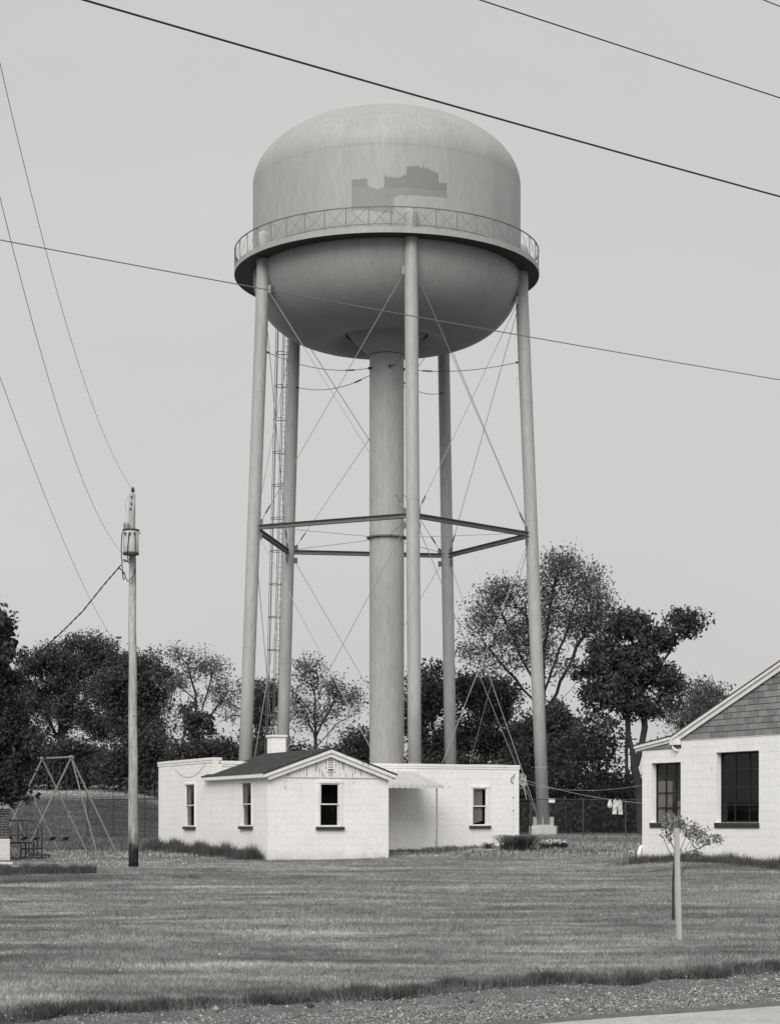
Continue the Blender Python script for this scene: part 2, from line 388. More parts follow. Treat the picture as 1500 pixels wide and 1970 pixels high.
# loose stones of the shoulder
def stones(name, n, s0, s1, t0, t1, size):
    s = RNG.uniform(s0, s1, n); t = RNG.uniform(t0, t1, n)
    x = RN[0]*s+RD[0]*t; y = RN[1]*s+RD[1]*t; z = ground(x, y)
    base = np.array([(1, 0, 0), (0, 1, 0), (-1, 0, 0), (0, -1, 0), (0, 0, 1), (0, 0, -1)], float)
    r = size*RNG.lognormal(0, .45, n)
    V = base[None]*(RNG.uniform(.6, 1.2, (n, 6, 1)))*r[:, None, None]*np.array([1, 1, .7])
    a = RNG.uniform(0, 2*pi, n); ca, sa = np.cos(a)[:, None], np.sin(a)[:, None]
    V = np.stack([V[..., 0]*ca-V[..., 1]*sa, V[..., 0]*sa+V[..., 1]*ca, V[..., 2]], -1)
    V += np.stack([x, y, z+r*.25], -1)[:, None]
    f = np.array([(0, 1, 4), (1, 2, 4), (2, 3, 4), (3, 0, 4), (1, 0, 5), (2, 1, 5), (3, 2, 5), (0, 3, 5)])
    Fx = (f[None]+np.arange(n)[:, None, None]*6).reshape(-1, 3)
    return np_mesh(name, V.reshape(-1, 3), Fx, 'stone')
tag(stones('gravel', 45000, 12.25, 13.5, 4, 20, .0068), 'loose grey gravel along the road edge below the grass verge', 'gravel', kind='stuff')

# pale wheel tracks worn into the drive between the two buildings
def track(pts, wid, name='dirt_path'):
    P = [Vector(p) for p in pts]; L = []; R2 = []
    for i, p in enumerate(P):
        t = (P[min(i+1, len(P)-1)]-P[max(i-1, 0)]).normalized(); nrm = Vector((-t.y, t.x, 0)); k = wid*(.6+.4*sin(i*1.7)+.2*sin(i*4.1))
        for side, lst in ((1, L), (-1, R2)):
            q = p+nrm*k*side; lst.append((q.x, q.y, gz(q.x, q.y)+.012))
    mb = MB(); n = len(P); mb.add(L+R2, [(i, i+1, n+i+1, n+i) for i in range(n-1)])
    o = mb.build(name, 'dirt'); tag(o, kind='structure'); return o
def plan(px, Y): return ((px-CX)/F*Y, Y, 0)
track([plan(980+i*20, 73+.15*i+.3*sin(i)) for i in range(16)], .45)
track([plan(1035+i*14, 55.5+2.6*sin(i/9*1.6)+i*.35) for i in range(12)], .12)
track([plan(870+i*17, 50.5+.2*i) for i in range(18)], .12)

# ---------------------------------------------------------------- grass
def blades(name, x, y, h, wd, m, lean=.5, seg=1, base_z=None):
    n = len(x); z = ground(x, y)-.004 if base_z is None else base_z
    a = RNG.uniform(0, 2*pi, n); la = RNG.uniform(0, 2*pi, n); ln = RNG.uniform(0, lean, n)*h
    dx, dy = np.cos(a)*wd/2, np.sin(a)*wd/2
    if seg == 1:
        V = np.empty((n, 3, 3)); V[:, 0] = np.stack([x-dx, y-dy, z], -1); V[:, 1] = np.stack([x+dx, y+dy, z], -1)
        V[:, 2] = np.stack([x+np.cos(la)*ln, y+np.sin(la)*ln, z+h], -1)
        return np_mesh(name, V.reshape(-1, 3), np.arange(3*n).reshape(-1, 3), m)
    V = np.empty((n, 5, 3)); V[:, 0] = np.stack([x-dx, y-dy, z], -1); V[:, 1] = np.stack([x+dx, y+dy, z], -1)
    mx_, my = x+np.cos(la)*ln*.3, y+np.sin(la)*ln*.3; zt = np.sqrt(np.maximum(h*h-ln*ln*.8, h*h*.1))
    V[:, 2] = np.stack([mx_+dx*.8, my+dy*.8, z+zt*.68], -1); V[:, 3] = np.stack([mx_-dx*.8, my-dy*.8, z+zt*.68], -1)
    V[:, 4] = np.stack([x+np.cos(la)*ln, y+np.sin(la)*ln, z+zt], -1)
    b = np.arange(n)[:, None]*5; f = np.concatenate([b+[[0, 1, 2]], b+[[0, 2, 3]], b+[[3, 2, 4]]])
    return np_mesh(name, V.reshape(-1, 3), f, m)

def in_build(x, y, pad=.05):
    a = (x+3.54)*.902+(y-56)*.431; b = -(x+3.54)*.431+(y-56)*.902
    k = ((a > -pad) & (a < 3.9+pad) & (b > -pad) & (b < 10)) | ((a > -pad) & (a < 12.1+pad) & (b > 6.3) & (b < 10)) | ((a > 3.5) & (a < 8.1) & (b > 4) & (b < 6.5))
    a2 = (x-6.52)*.46-(y-50)*.888; b2 = (x-6.52)*.888+(y-50)*.46
    return k | ((a2 > -pad) & (b2 > -pad))
# density falls with distance as the blades shrink in view
N = 1500000
u_ = RNG.uniform(0, 1, N); yy = 13.5*(62/13.5)**u_          # ~1/Y in depth
yy = np.where(RNG.uniform(0, 1, N) < .6, yy, 13.5+(60-13.5)*RNG.uniform(0, 1, N)**1.5)
xx = RNG.uniform(-1, 1, N)*(.2016*yy+1.6)
s_ = sroad(xx, yy)
wav = .05*(np.sin(xx*2.1)+np.sin(xx*5.3+1)+np.sin(xx*.8))
keep = (s_ > 13.42+wav) & ~in_build(xx, yy); keep &= RNG.uniform(0, 1, N) < .97
xx, yy = xx[keep], yy[keep]
fall = (yy/17)**.75
pat = .75+.35*np.sin(xx*1.1+np.sin(yy*.7)*2)*np.sin(yy*.9+xx*.3)+.2*np.sin(yy*3.1+xx*.6)
hh = RNG.uniform(.022, .055, len(xx))*pat*(1+.25*(fall-1))
o = blades('lawn_grass', xx, yy, hh, .0042*fall, 'blade', .9)
tag(o, 'mown lawn grass between the road verge and the white buildings', 'grass', kind='stuff')
# far field
N = 230000
yy = RNG.uniform(58, 172, N); xx = RNG.uniform(-1, 1, N)*(.21*yy+2); k = ~in_build(xx, yy); xx, yy = xx[k], yy[k]
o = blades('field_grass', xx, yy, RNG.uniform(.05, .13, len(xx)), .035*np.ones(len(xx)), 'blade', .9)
tag(o, 'rough field grass behind the buildings and under the tower', 'grass', kind='stuff')
# verge fringe: longer, darker grass where the lawn drops to the gravel
n = 60000; t = RNG.uniform(3, 21, n); s = 13.42+np.abs(RNG.normal(0, .09, n))+.035*(np.sin(t*2)+np.sin(t*5.3)+np.sin(t*.9))
cl = .6+.5*np.sin(t*1.9)*np.sin(t*4.7+1)+.35*np.sin(t*13); 
x = RN[0]*s+RD[0]*t; y = RN[1]*s+RD[1]*t
kk = RNG.uniform(0, 1, n) < np.clip(.55+.6*(cl-.5), .15, 1); x, y, cl, n = x[kk], y[kk], cl[kk], int(kk.sum())
o = blades('verge_grass', x, y, RNG.uniform(.03, .095, n)*(.75+.45*cl), RNG.uniform(.003, .006, n), 'tall_blade', .9, seg=2)
tag(o, 'long dark fringe of grass along the edge of the gravel', 'grass', kind='stuff')
n = 14000; t = RNG.uniform(3, 21, n); s = 13.4+np.abs(RNG.normal(0, .12, n)); x = RN[0]*s+RD[0]*t; y = RN[1]*s+RD[1]*t
o = blades('dry_verge_grass', x, y, RNG.uniform(.05, .11, n), RNG.uniform(.003, .005, n), 'tall_blade_dry', 1.1, seg=2)
tag(o, 'pale dry stems mixed into the grass fringe by the gravel', 'grass', kind='stuff')

def patch(name, label, cat, fn, n, h, wd, m='tall_blade', lean=.6, kind='stuff'):
    q = np.array([fn(RNG.uniform(), RNG.uniform()) for _ in range(n)])
    hs = h*np.clip(RNG.lognormal(-.35, .38, n), .2, 1.35)
    hs *= .8+.22*np.sin(q[:, 0]*3.1+1)*np.sin(q[:, 0]*7.3+q[:, 1]*2)+.16*np.sin(q[:, 0]*17+q[:, 1]*5)
    o = blades(name, q[:, 0], q[:, 1], hs, RNG.uniform(.5, 1, n)*wd, m, lean, seg=2)
    return tag(o, label, cat, kind=kind)

# dandelions and clover heads
def specks(name, label, n, fx, r):
    P = np.array([fx() for _ in range(n)]); z = ground(P[:, 0], P[:, 1])+RNG.uniform(.03, .07, n)
    base = np.array([(1, 0, 0), (0, 1, 0), (-1, 0, 0), (0, -1, 0), (0, 0, 1), (0, 0, -1)], float)*r
    V = base[None]*RNG.uniform(.5, 1.2, (n, 1, 1))+np.stack([P[:, 0], P[:, 1], z], -1)[:, None]
    f = np.array([(0, 1, 4), (1, 2, 4), (2, 3, 4), (3, 0, 4), (1, 0, 5), (2, 1, 5), (3, 2, 5), (0, 3, 5)])
    tag(np_mesh(name, V.reshape(-1, 3), (f[None]+np.arange(n)[:, None, None]*6).reshape(-1, 3), 'flower'), label, 'flowers', kind='stuff')
def _fx():
    Y = random.uniform(18, 75); return (random.uniform(-.2, .2)*Y, Y)
specks('lawn_flowers', 'tiny white flower heads scattered across the lawn', 110, _fx, .011)
specks('clover_flowers', 'tiny white flowers in the grass beside the utility pole and swing set', 130, lambda: (lambda Y: (random.gauss(-.145, .035)*Y, Y))(random.uniform(51, 62)), .02)
# ---------------------------------------------------------------- the water tower
TD, TX = 114.0, -.19
def tp(R, ph, z): return Vector((TX+R*sin(ph), TD-R*cos(ph), EYE+z))      # z above eye level
PH = [R_(9.7+o) for o in (0, 72, 144, 216, 288)]                            # C, E, D, B, A
def legR(z): return 7.93 if z > 31 else 7.96+.0405*(31-z)
tower = empty('water_tower', (TX, TD, gz(TX, TD)), 'grey elevated water tower with ring balcony on five tubular legs and a thick centre pipe', 'water tower')
# tank: cylinder, domed top, bowl that turns up again around the riser
prof = [(2.42, 28.75), (2.9, 28.45)]
for i in range(0, 25):
    q = pi/2*i/24; prof.append((3.6+4.27*sin(q), 32-3.72*cos(q)))
zc, zb = 37.35, 4.12
for i in range(0, 33):
    q = pi/2*i/32; prof.append((7.87*cos(q)**.98 if i < 32 else .01, zc+zb*sin(q)))
mb = MB(); mb.lathe(prof, (TX, TD, EYE), 160)
tank = mb.build('tank', 'tank_paint', tower, smooth=True)
for zz, rr in ((32.9, 7.872), (36.1, 7.872),):
    pass
mb = MB()
for (r, z) in ((7.875, 37.3),):
    mb.lathe([(r-.02, z-.008), (r-.002, z-.008), (r-.002, z+.008), (r-.02, z+.008)], (TX, TD, EYE), 160, closed=True)
mb.build('weld_seam', 'tank_paint', tank, smooth=True)
mb = MB(); mb.lathe([(7.88, 32.9), (7.893, 32.9), (7.893, 32.93), (7.88, 32.93)], (TX, TD, EYE), 160, closed=True); mb.build('weld_seam', 'leg_paint', tank)
# repainted patches on the shell
def cyl(px, py, R=7.878):
    q = 0.
    for _ in range(20): q = math.asin(max(-1, min(1, (px-744)/F*(TD-R*cos(q))/R)))
    return tp(R, q, (HZ-py)/F*(TD-R*cos(q)))
top = [(213, 262), (385, 245), (386, 322), (505, 372), (574, 335), (575, 218), (735, 240), (824, 203), (825, 106), (960, 110), (1110, 158), (1175, 190), (1180, 290), (1270, 298)]
bot = [(213, 598), (450, 600), (560, 628), (679, 632), (680, 450), (740, 415), (970, 438), (1180, 442), (1270, 462)]
spl = [(213, 340), (700, 342), (1270, 385)]
for nm, up, lo, mt in (('paint_patch', top, spl, 'patch_paint'), ('paint_patch', spl, bot, 'patch_lower')):
    if mt not in MATS: mat(mt, .255, .5, .05, 1.5, fine=.04)
    xs_ = np.arange(213, 1270, 4.)
    T_ = np.interp(xs_, *zip(*up)); B_ = np.interp(xs_, *zip(*lo))
    if up is top: T_ = T_+np.interp(xs_, np.arange(200, 1300, 17), RNG.normal(0, 7, 65))+RNG.normal(0, 2.5, len(xs_))
    if lo is bot: B_ = B_+np.interp(xs_, np.arange(200, 1300, 21), RNG.normal(0, 7, 53))+RNG.normal(0, 2.5, len(xs_))
    if up is spl: T_ = np.maximum(T_, np.interp(xs_, *zip(*top)))
    mb = MB(); nx = len(xs_)-1
    for i in range(nx):
        if T_[i] >= B_[i]-2 or T_[i+1] >= B_[i+1]-2:
            if len(mb.f) > 3: mb.build(nm, mt, tank)
            mb = MB(); continue
        a = [cyl(640+x/5.77, 300+y/5.77) for x, y in ((xs_[i], B_[i]), (xs_[i+1], B_[i+1]), (xs_[i+1], T_[i+1]), (xs_[i], T_[i]))]
        if not mb.v: mb.add([a[0], a[3]], [])
        k = len(mb.v); mb.v += [tuple(a[1]), tuple(a[2])]; mb.f.append((k-2, k, k+1, k-1))
    if len(mb.f) > 3: mb.build(nm, mt, tank)
# riser with its cone and middle ring
mb = MB(); mb.lathe([(1.02, 27.55), (1.02, -1.2)], (TX, TD, EYE), 64); riser = mb.build('riser', 'leg_paint', tower, smooth=True)
mb = MB(); mb.lathe([(1.0, 27.5), (1.1, 27.6), (2.45, 28.9)], (TX, TD, EYE), 72); mb.build('riser_cone', 'tank_paint', tower, smooth=True)
mb = MB(); mb.lathe([(1.0, 27.5), (1.06, 27.5), (1.06, 27.58), (1.0, 27.58)], (TX, TD, EYE), 64, closed=True); mb.build('collar', 'strut_paint', riser)
mb = MB(); mb.lathe([(1.0, 16.76), (1.2, 16.76), (1.2, 16.84), (1.0, 16.84)], (TX, TD, EYE), 64, closed=True); mb.build('ring_flange', 'strut_paint', riser)
for zz in (22.3, 18.6, 12.2, 8.6, 4.4):
    mb = MB(); mb.lathe([(1.0, zz), (1.026, zz), (1.026, zz+.035), (1.0, zz+.035)], (TX, TD, EYE), 64, closed=True); mb.build('weld_seam', 'leg_paint', riser)
# legs
LEG_R = .372
for k, ph in enumerate(PH):
    zs = [-.25, 8, 16.8, 24, 31, 33.45]; pts = [tp(legR(z), ph, z) for z in zs]; rs = [LEG_R]*len(zs)
    for j in range(1, 7):
        q = pi/2*j/6; pts.append(tp(legR(33), ph, 33.45+LEG_R*.9*sin(q))); rs.append(max(.005, LEG_R*cos(q)))
    leg = MB().path(pts, rs, 28).build('leg', 'leg_paint', tower, smooth=True)
    for zz in (3.2, 9.9, 17.6, 24.5):
        MB().path([tp(legR(zz), ph, zz), tp(legR(zz+.035), ph, zz+.035)], LEG_R+.006, 28, cap=False).build('weld_seam', 'leg_paint', leg)
    c = tp(legR(-.3), ph, 0); zb_ = gz(c.x, c.y)
    e1 = Vector((sin(ph), -cos(ph), 0)); e2 = Vector((cos(ph), sin(ph), 0))
    def blk(mb, cx_, hx, hy, z0, z1):
        p = [cx_+e1*a*hx+e2*b*hy for a, b in ((-1, -1), (1, -1), (1, 1), (-1, 1))]
        mb.hexa([(q.x, q.y, z0) for q in p]+[(q.x, q.y, z1) for q in p])
    mb = MB(); blk(mb, c, .78, .78, zb_-.3, EYE-.2); mb.build('plinth', 'concrete', tower, bevel=.03)
    mb = MB(); blk(mb, c, .6, .6, EYE-.2, EYE-.12); mb.build('base_plate', 'leg_paint', leg)
    for sx in (-1, 1):      # stiffener plates round the foot
        mb = MB(); blk(mb, c+e2*sx*(LEG_R+.11), .03, .12, EYE-.12, EYE+.33); mb.build('stiffener', 'leg_paint', leg)
        mb = MB(); blk(mb, c+e1*sx*(LEG_R+.11), .12, .03, EYE-.12, EYE+.33); mb.build('stiffener', 'leg_paint', leg)
    if k == 1:
        mb = MB(); q = tp(legR(1.3), ph, 1.3); mb.box((q.x+LEG_R+.16, q.y, q.z-.02), (.36, .3, .24)); mb.build('meter_box', 'trim_paint', leg)
        for zz in (25.6, 17.9):
            q = tp(legR(zz), ph, zz); MB().path([q+Vector((-.35, -.15, 0)), q+Vector((-.5, -.15, 0)), q+Vector((-.5, -.15, .4)), q+Vector((-.35, -.15, .4))], .012, 5).build('step_loop', 'leg_paint', leg)
def legpt(k, z, toward=None, off=LEG_R):
    p = tp(legR(z), PH[k % 5], z)
    if toward is not None:
        t = (toward-p); t.z = 0; p = p+t.normalized()*off
    return p
for k in range(5):
    a, b = k, (k+1) % 5
    A = legpt(a, 16.8, legpt(b, 16.8)); B = legpt(b, 16.8, legpt(a, 16.8))
    t = (B-A).normalized(); s_v = Vector((-t.y, t.x, 0)); up = Vector((0, 0, 1)); mb = MB()
    def beam(w0, w1, z0, z1):
        p = [A+s_v*w0, B+s_v*w0, B+s_v*w1, A+s_v*w1]; mb.hexa([tuple(q+up*z0) for q in p]+[tuple(q+up*z1) for q in p])
    beam(-.13, .13, .105, .13); beam(-.13, .13, -.13, -.105); beam(-.012, .012, -.105, .105)
    mb.build('strut', 'strut_paint', tower)
    for (i, j) in ((a, b), (b, a)):
        tgt = legpt(j, 16.8)
        for zz in (17.05, 16.28):
            q = legpt(i, zz, tgt, LEG_R+.07); tt = (tgt-legpt(i, 16.8)); tt.z = 0; tt.normalize(); nn = Vector((-tt.y, tt.x, 0))
            mb = MB(); p = [q-tt*.14-nn*.02, q+tt*.14-nn*.02, q+tt*.14+nn*.02, q-tt*.14+nn*.02]
            mb.hexa([(v.x, v.y, v.z-.17) for v in p]+[(v.x, v.y, v.z+.17) for v in p]); mb.build('gusset_plate', 'strut_paint', tower)
        for (z1, z2) in ((30.25, 17.15), (16.2, .25)):
            P = legpt(i, z1, legpt(j, z1), LEG_R+.06); Q = legpt(j, z2, legpt(i, z2), LEG_R+.1)
            rod = MB().path([P, Q], .019, 6).build('sway_rod', 'rod_steel', tower)
            dd = (P-Q).normalized(); MB().path([Q+dd*.45, Q+dd*.55, Q+dd*.95, Q+dd*1.05], [.02, .05, .05, .02], 6).build('turnbuckle', 'strut_paint', rod)
            MB().path([Q-dd*.05, Q+dd*.12], .055, 6).build('clevis', 'strut_paint', rod)
        q = legpt(i, 30.4, legpt(j, 30.4), LEG_R+.05); tt = (legpt(j, 30.4)-legpt(i, 30.4)).normalized(); nn = Vector((-tt.y, tt.x, 0))
        mb = MB(); p = [q-tt*.1-nn*.02, q+tt*.12-nn*.02, q+tt*.12+nn*.02, q-tt*.1+nn*.02]
        mb.hexa([(v.x, v.y, v.z-.2) for v in p]+[(v.x, v.y, v.z+.25) for v in p]); mb.build('gusset_plate', 'leg_paint', tower)
    # tie rods from the riser to the legs, upper ones sagging
    ph = PH[k]
    P = tp(1.0, ph, 26.72); Q = tp(legR(26.9)-LEG_R, ph, 26.9); pts = []
    for i in range(13):
        f_ = i/12; q = P.lerp(Q, f_); q.z -= .5*4*f_*(1-f_)*(1 if k != 1 else .6); pts.append(q)
    rod = MB().path(pts, .02, 6).build('tie_rod', 'strut_paint', tower)
    MB().path([P, P+(pts[1]-P).normalized()*.22], .08, 8).build('lug', 'dark_steel', rod)
    MB().path([pts[2], pts[3]], .045, 6).build('turnbuckle', 'dark_steel', rod)
    MB().path([Q, Q+(pts[-2]-Q).normalized()*.15], .06, 6).build('lug', 'dark_steel', rod)
    MB().path([tp(1.15, ph, 16.8), tp(legR(16.9)-LEG_R, ph, 16.9)], .019, 6).build('tie_rod', 'rod_steel', tower)
# balcony
bal = MB().lathe([(7.87, 32.14), (8.93, 32.14), (8.93, 32.18), (7.87, 32.18)], (TX, TD, EYE), 160, closed=True).build('balcony', 'dark_steel', tower)  # near-black floor colour paints in the shade on the underside
MB().lathe([(8.932, 32.10), (8.96, 32.10), (8.96, 32.42), (8.932, 32.42)], (TX, TD, EYE), 160, closed=True).build('rim_plate', 'tank_paint', bal)
MB().lathe([(8.91, 33.48), (8.96, 33.48), (8.96, 33.53), (8.91, 33.53)], (TX, TD, EYE), 160, closed=True).build('top_rail', 'strut_paint', bal)
NP = 45; pm = None
for i in range(NP):
    q0 = 2*pi*i/NP+R_(9.7); q1 = 2*pi*(i+1)/NP+R_(9.7)
    MB().path([tp(8.935, q0, 32.42), tp(8.935, q0, 33.5)], .024, 5).build('rail_post', 'strut_paint', bal)
    g = R_(.5)
    MB().path([tp(8.94, q0+g, 33.47), tp(8.94, q1-g, 32.43)], .0095, 4).build('cross_brace', 'strut_paint', bal)
    MB().path([tp(8.925, q0+g, 32.43), tp(8.925, q1-g, 33.47)], .0095, 4).build('cross_brace', 'strut_paint', bal)
# caged ladder on the outer side of the rear left leg
ph = PH[3]; er = Vector((sin(ph), -cos(ph), 0)); et = Vector((cos(ph), sin(ph), 0))
def lp(z, rad, tan): return tp(legR(z)+LEG_R+rad, ph, z)+et*tan
zs = [.2, 8, 16, 24, 32.3]
lad = MB()
lad.path([lp(z, .28, -.21) for z in zs], .025, 5); ladder = lad.build('ladder', 'strut_paint', tower)
MB().path([lp(z, .28, .21) for z in zs], .025, 5).build('rail', 'strut_paint', ladder)
z = .5
while z < 32:
    MB().path([lp(z, .28, -.21), lp(z, .28, .21)], .012, 5).build('rung', 'strut_paint', ladder); z += .35
z = 2.6
while z < 32:
    pts = [lp(z, .28, -.21)]+[lp(z, .28+.42+.42*sin(q), -.42*cos(q)) for q in [(-.15+i*1.3/14)*pi for i in range(15)]]+[lp(z, .28, .21)]
    MB().path(pts, .025, 5, cap=False).build('cage_hoop', 'strut_paint', ladder)
    MB().path([lp(z, 0, 0), lp(z, .28, 0)], .03, 5).build('standoff', 'strut_paint', ladder); z += 2.05
for a_ in (0, .25, .5, .75, 1):
    q = a_*pi; MB().path([lp(z_, .28+.41+.41*sin(q), -.41*cos(q)) for z_ in [2.6]+zs[1:]], .022, 5).build('cage_bar', 'strut_paint', ladder)

# ---------------------------------------------------------------- walls of painted concrete block
BL = {}
def rects(a0, a1, z0, z1, ops):
    A = sorted({a0, a1, *[min(max(q, a0), a1) for o in ops for q in o[:2]]}); Zs = sorted({z0, z1, *[min(max(q, z0), z1) for o in ops for q in o[2:4]]})
    for i in range(len(A)-1):
        for j in range(len(Zs)-1):
            ca, cz = (A[i]+A[i+1])/2, (Zs[j]+Zs[j+1])/2
            if any(o[0] < ca < o[1] and o[2] < cz < o[3] for o in ops): continue
            yield A[i], A[i+1], Zs[j], Zs[j+1]
def block_wall(root, fr, b, a0, a1, z0, z1, ops, budget, thick=.19, ztop=None, L=.4, H=.2, proud=.006, gap=.0055, back0=None):
    """backing wall (a part) with its blocks as sub-parts; the blocks beyond the budget are joined into one"""
    mb = MB()
    for r in rects(a0 if back0 is None else back0, a1, z0-.3, z1, ops): mb.fbox(fr, r[0], r[1], b, b+thick, r[2], r[3])
    wall = mb.build('wall', 'mortar_paint', root); rest = MB(); n = 0
    nrow = int(math.ceil((z1-z0)/H-1e-6)); cells = []
    for r in range(nrow+1):
        zt = z1-r*H; zl = max(zt-H, z0-.25)
        if zt-zl < .03: break
        q = a0-(L/2 if r % 2 else 0)
        while q < a1-.02:
            c0, c1 = max(q, a0), min(q+L, a1); q += L
            # clip against the openings
            segs = [(c0, c1, zl, zt)]
            for o in ops:
                ns = []
                for s in segs:
                    if s[1] <= o[0] or s[0] >= o[1] or s[3] <= o[2] or s[2] >= o[3]: ns.append(s); continue
                    if s[0] < o[0]: ns.append((s[0], o[0], s[2], s[3]))
                    if s[1] > o[1]: ns.append((o[1], s[1], s[2], s[3]))
                    m0, m1 = max(s[0], o[0]), min(s[1], o[1])
                    if s[2] < o[2]: ns.append((m0, m1, s[2], o[2]))
                    if s[3] > o[3]: ns.append((m0, m1, o[3], s[3]))
                segs = ns
            cells += [s for s in segs if s[1]-s[0] > .03 and s[3]-s[2] > .03]
    for s in cells:
        w_, h_ = round(s[1]-s[0]-gap, 3), round(s[3]-s[2]-gap, 3)
        pr = proud*random.uniform(.8, 1.25)
        if n < budget:
            key = (id(fr), w_, h_)
            if key not in BL:
                g = .0035; k = MB(); U, V_ = fr.u, fr.v
                p = []
                for (x, z, d) in ((0, 0, 0), (w_, 0, 0), (w_, h_, 0), (0, h_, 0), (g, g, -1), (w_-g, g, -1), (w_-g, h_-g, -1), (g, h_-g, -1)):
                    q = U*x+V_*(0 if d == 0 else -proud); p.append((q.x, q.y, z))
                me = bpy.data.meshes.new('block'); me.from_pydata(p, [], [(4, 5, 6, 7), (0, 1, 5, 4), (1, 2, 6, 5), (2, 3, 7, 6), (3, 0, 4, 7)]); me.materials.append(MATS['block_paint']); BL[key] = me
            P = Vector(fr.P(s[0]+gap/2, b+(proud-pr)*.6, s[2]+gap/2))-origin(root); inst(BL[key], 'block', wall, P); n += 1
        else:
            rest.fbox(fr, s[0]+gap/2, s[1]-gap/2, b-pr, b+.002, s[2]+gap/2, s[3]-gap/2)
    if rest.v: tag(rest.build('block_facing', 'block_paint', wall), kind='stuff')
    return n

def sash_window(root, fr, b, a0, a1, z0, z1, curtain=None, sill=True, c=.055, s=.035):
    """double-hung wooden window in its opening"""
    m = MB()
    m.fbox(fr, a0-.04, a0+c, b-.03, b+.03, z0, z1-c); m.fbox(fr, a1-c, a1+.04, b-.03, b+.03, z0, z1-c)
    m.fbox(fr, a0-.05, a1+.05, b-.04, b+.03, z1-c, z1+.03)
    win = m.build('window', 'trim_paint', root, bevel=.006)
    zm = (z0+z1)/2; 
    for (l, h, bb) in ((zm-.02, z1-c, .0), (z0+.01, zm+.02, .034)):
        m = MB(); A0, A1 = a0+c+.004, a1-c-.004
        m.fbox(fr, A0, A0+s, b+bb, b+bb+.03, l, h); m.fbox(fr, A1-s, A1, b+bb, b+bb+.03, l, h)
        m.fbox(fr, A0+s, A1-s, b+bb, b+bb+.03, l, l+s); m.fbox(fr, A0+s, A1-s, b+bb, b+bb+.03, h-s, h)
        m.build('sash', 'trim_paint', win)
        MB().fbox(fr, A0+s, A1-s, b+bb+.015, b+bb+.019, l+s, h-s).build('pane', 'glass', win)
    if sill:
        m = MB(); m.fbox(fr, a0-.09, a1+.09, b-.09, b-.012, z0-.09, z0-.004); m.build('sill', 'brick_sill', win, bevel=.01)
        m = MB(); m.fbox(fr, a0+.0, a1-.0, b-.05, b+.12, z0-.003, z0+.03); m.build('sill_board', 'trim_paint', win)
    if curtain:
        m = MB(); x0 = a0+c+.01; x1 = a0+(a1-a0-c)*curtain[0]; n = 14; bb = b+.085
        for i in range(n):
            f0, f1 = x0+(x1-x0)*i/n, x0+(x1-x0)*(i+1)/n; o0 = .012*sin(i*2.1); o1 = .012*sin((i+1)*2.1)
            m.add([fr.P(f0, bb+o0, z0+.05+curtain[1]*i/n), fr.P(f1, bb+o1, z0+.05+curtain[1]*(i+1)/n), fr.P(f1, bb+o1, z1-.05), fr.P(f0, bb+o0, z1-.05)], [(0, 1, 2, 3)])
        m.build('curtain', 'curtain', win)
    return win

# ---------------------------------------------------------------- white block building with the gabled wing
U, V = (.902, .431), (-.431, .902)
FR = Frame((-3.54, 56), U, V)                    # front: a along the gable front, b inward
FL = Frame((-3.54, 56), V, U)                    # left side: a backwards, b inward
zb0 = EYE-1.114; zE = EYE+1.34                    # wing: base and eave
zP = EYE+1.90                                     # parapet wall top
house = empty('block_building', (-3.54, 56, zb0), 'long low white concrete block building with a gabled wing, before the water tower', 'building')
aw = 3.88; bF = 6.4; aR = FR.a(998, bF)
# gable front
g0, g1 = FR.a(612), FR.a(655.5); op_f = (g0, g1, FR.z(1591, (g0+g1)/2), FR.z(1504, (g0+g1)/2))
n1 = block_wall(house, FR, 0, 0, aw, zb0, zE, [op_f], 140)
sash_window(house, FR, 0, *op_f)
# left side: wing and flat-roofed end share one wall; the flat end goes higher
bS = 4.53; LT = 9.78
l0, l1 = FL.a(485), FL.a(465); op_l1 = (min(l0, l1), max(l0, l1), FL.z(1590, l0), FL.z(1503.5, l0))
l0, l1 = FL.a(375.5), FL.a(357); op_l2 = (min(l0, l1), max(l0, l1), FL.z(1590.5, l1), FL.z(1508.5, l1))
n2 = block_wall(house, FL, 0, -.008, bS, zb0, zE, [op_l1], 100, back0=.19)
n3 = block_wall(house, FL, 0, bS, LT-.2, zb0+.08, zP+.04, [op_l2], 45)
sash_window(house, FL, 0, *op_l1, c=.03, s=.022); sash_window(house, FL, 0, *op_l2, c=.03, s=.022)
# main front (right of the wing) with one window
m0, m1 = FR.a(906, bF), FR.a(938.5, bF); mc = (m0+m1)/2
op_m = (m0, m1, FR.z(1589, mc, bF), FR.z(1513.5, mc, bF))
block_wall(house, FR, bF, .19, aR, zb0+.2, zP, [op_m], 15)
sash_window(house, FR, bF, *op_m, curtain=(.78, .12))
block_wall(house, FR, bS, .19, aw, zE-.3, zP-.08, [], 0)
FB = Frame(FR.P(aR, bF, 0)[:2], V, (-.902, -.431)); block_wall(house, FB, 0, .19, LT-bF-.2, zb0+.2, zP, [], 0)      # right end
FK = Frame(FR.P(aw, 0, 0)[:2], V, (-.902, -.431)); block_wall(house, FK, 0, .19, bF, zb0, zE, [], 0)            # wing's right side
mb = MB(); mb.fbox(FR, 0, aR, LT-.2, LT, zb0, zP); mb.build('wall', 'mortar_paint', house)
mb = MB(); mb.fbox(FR, .2, aR-.2, bF+.2, LT-.2, zP-.45, zP-.3); mb.build('flat_roof', 'shingle', house)
mb = MB(); mb.fbox(FR, .2, aw, bS+.2, bF, zP-.45, zP-.3); mb.build('flat_roof', 'shingle', house)
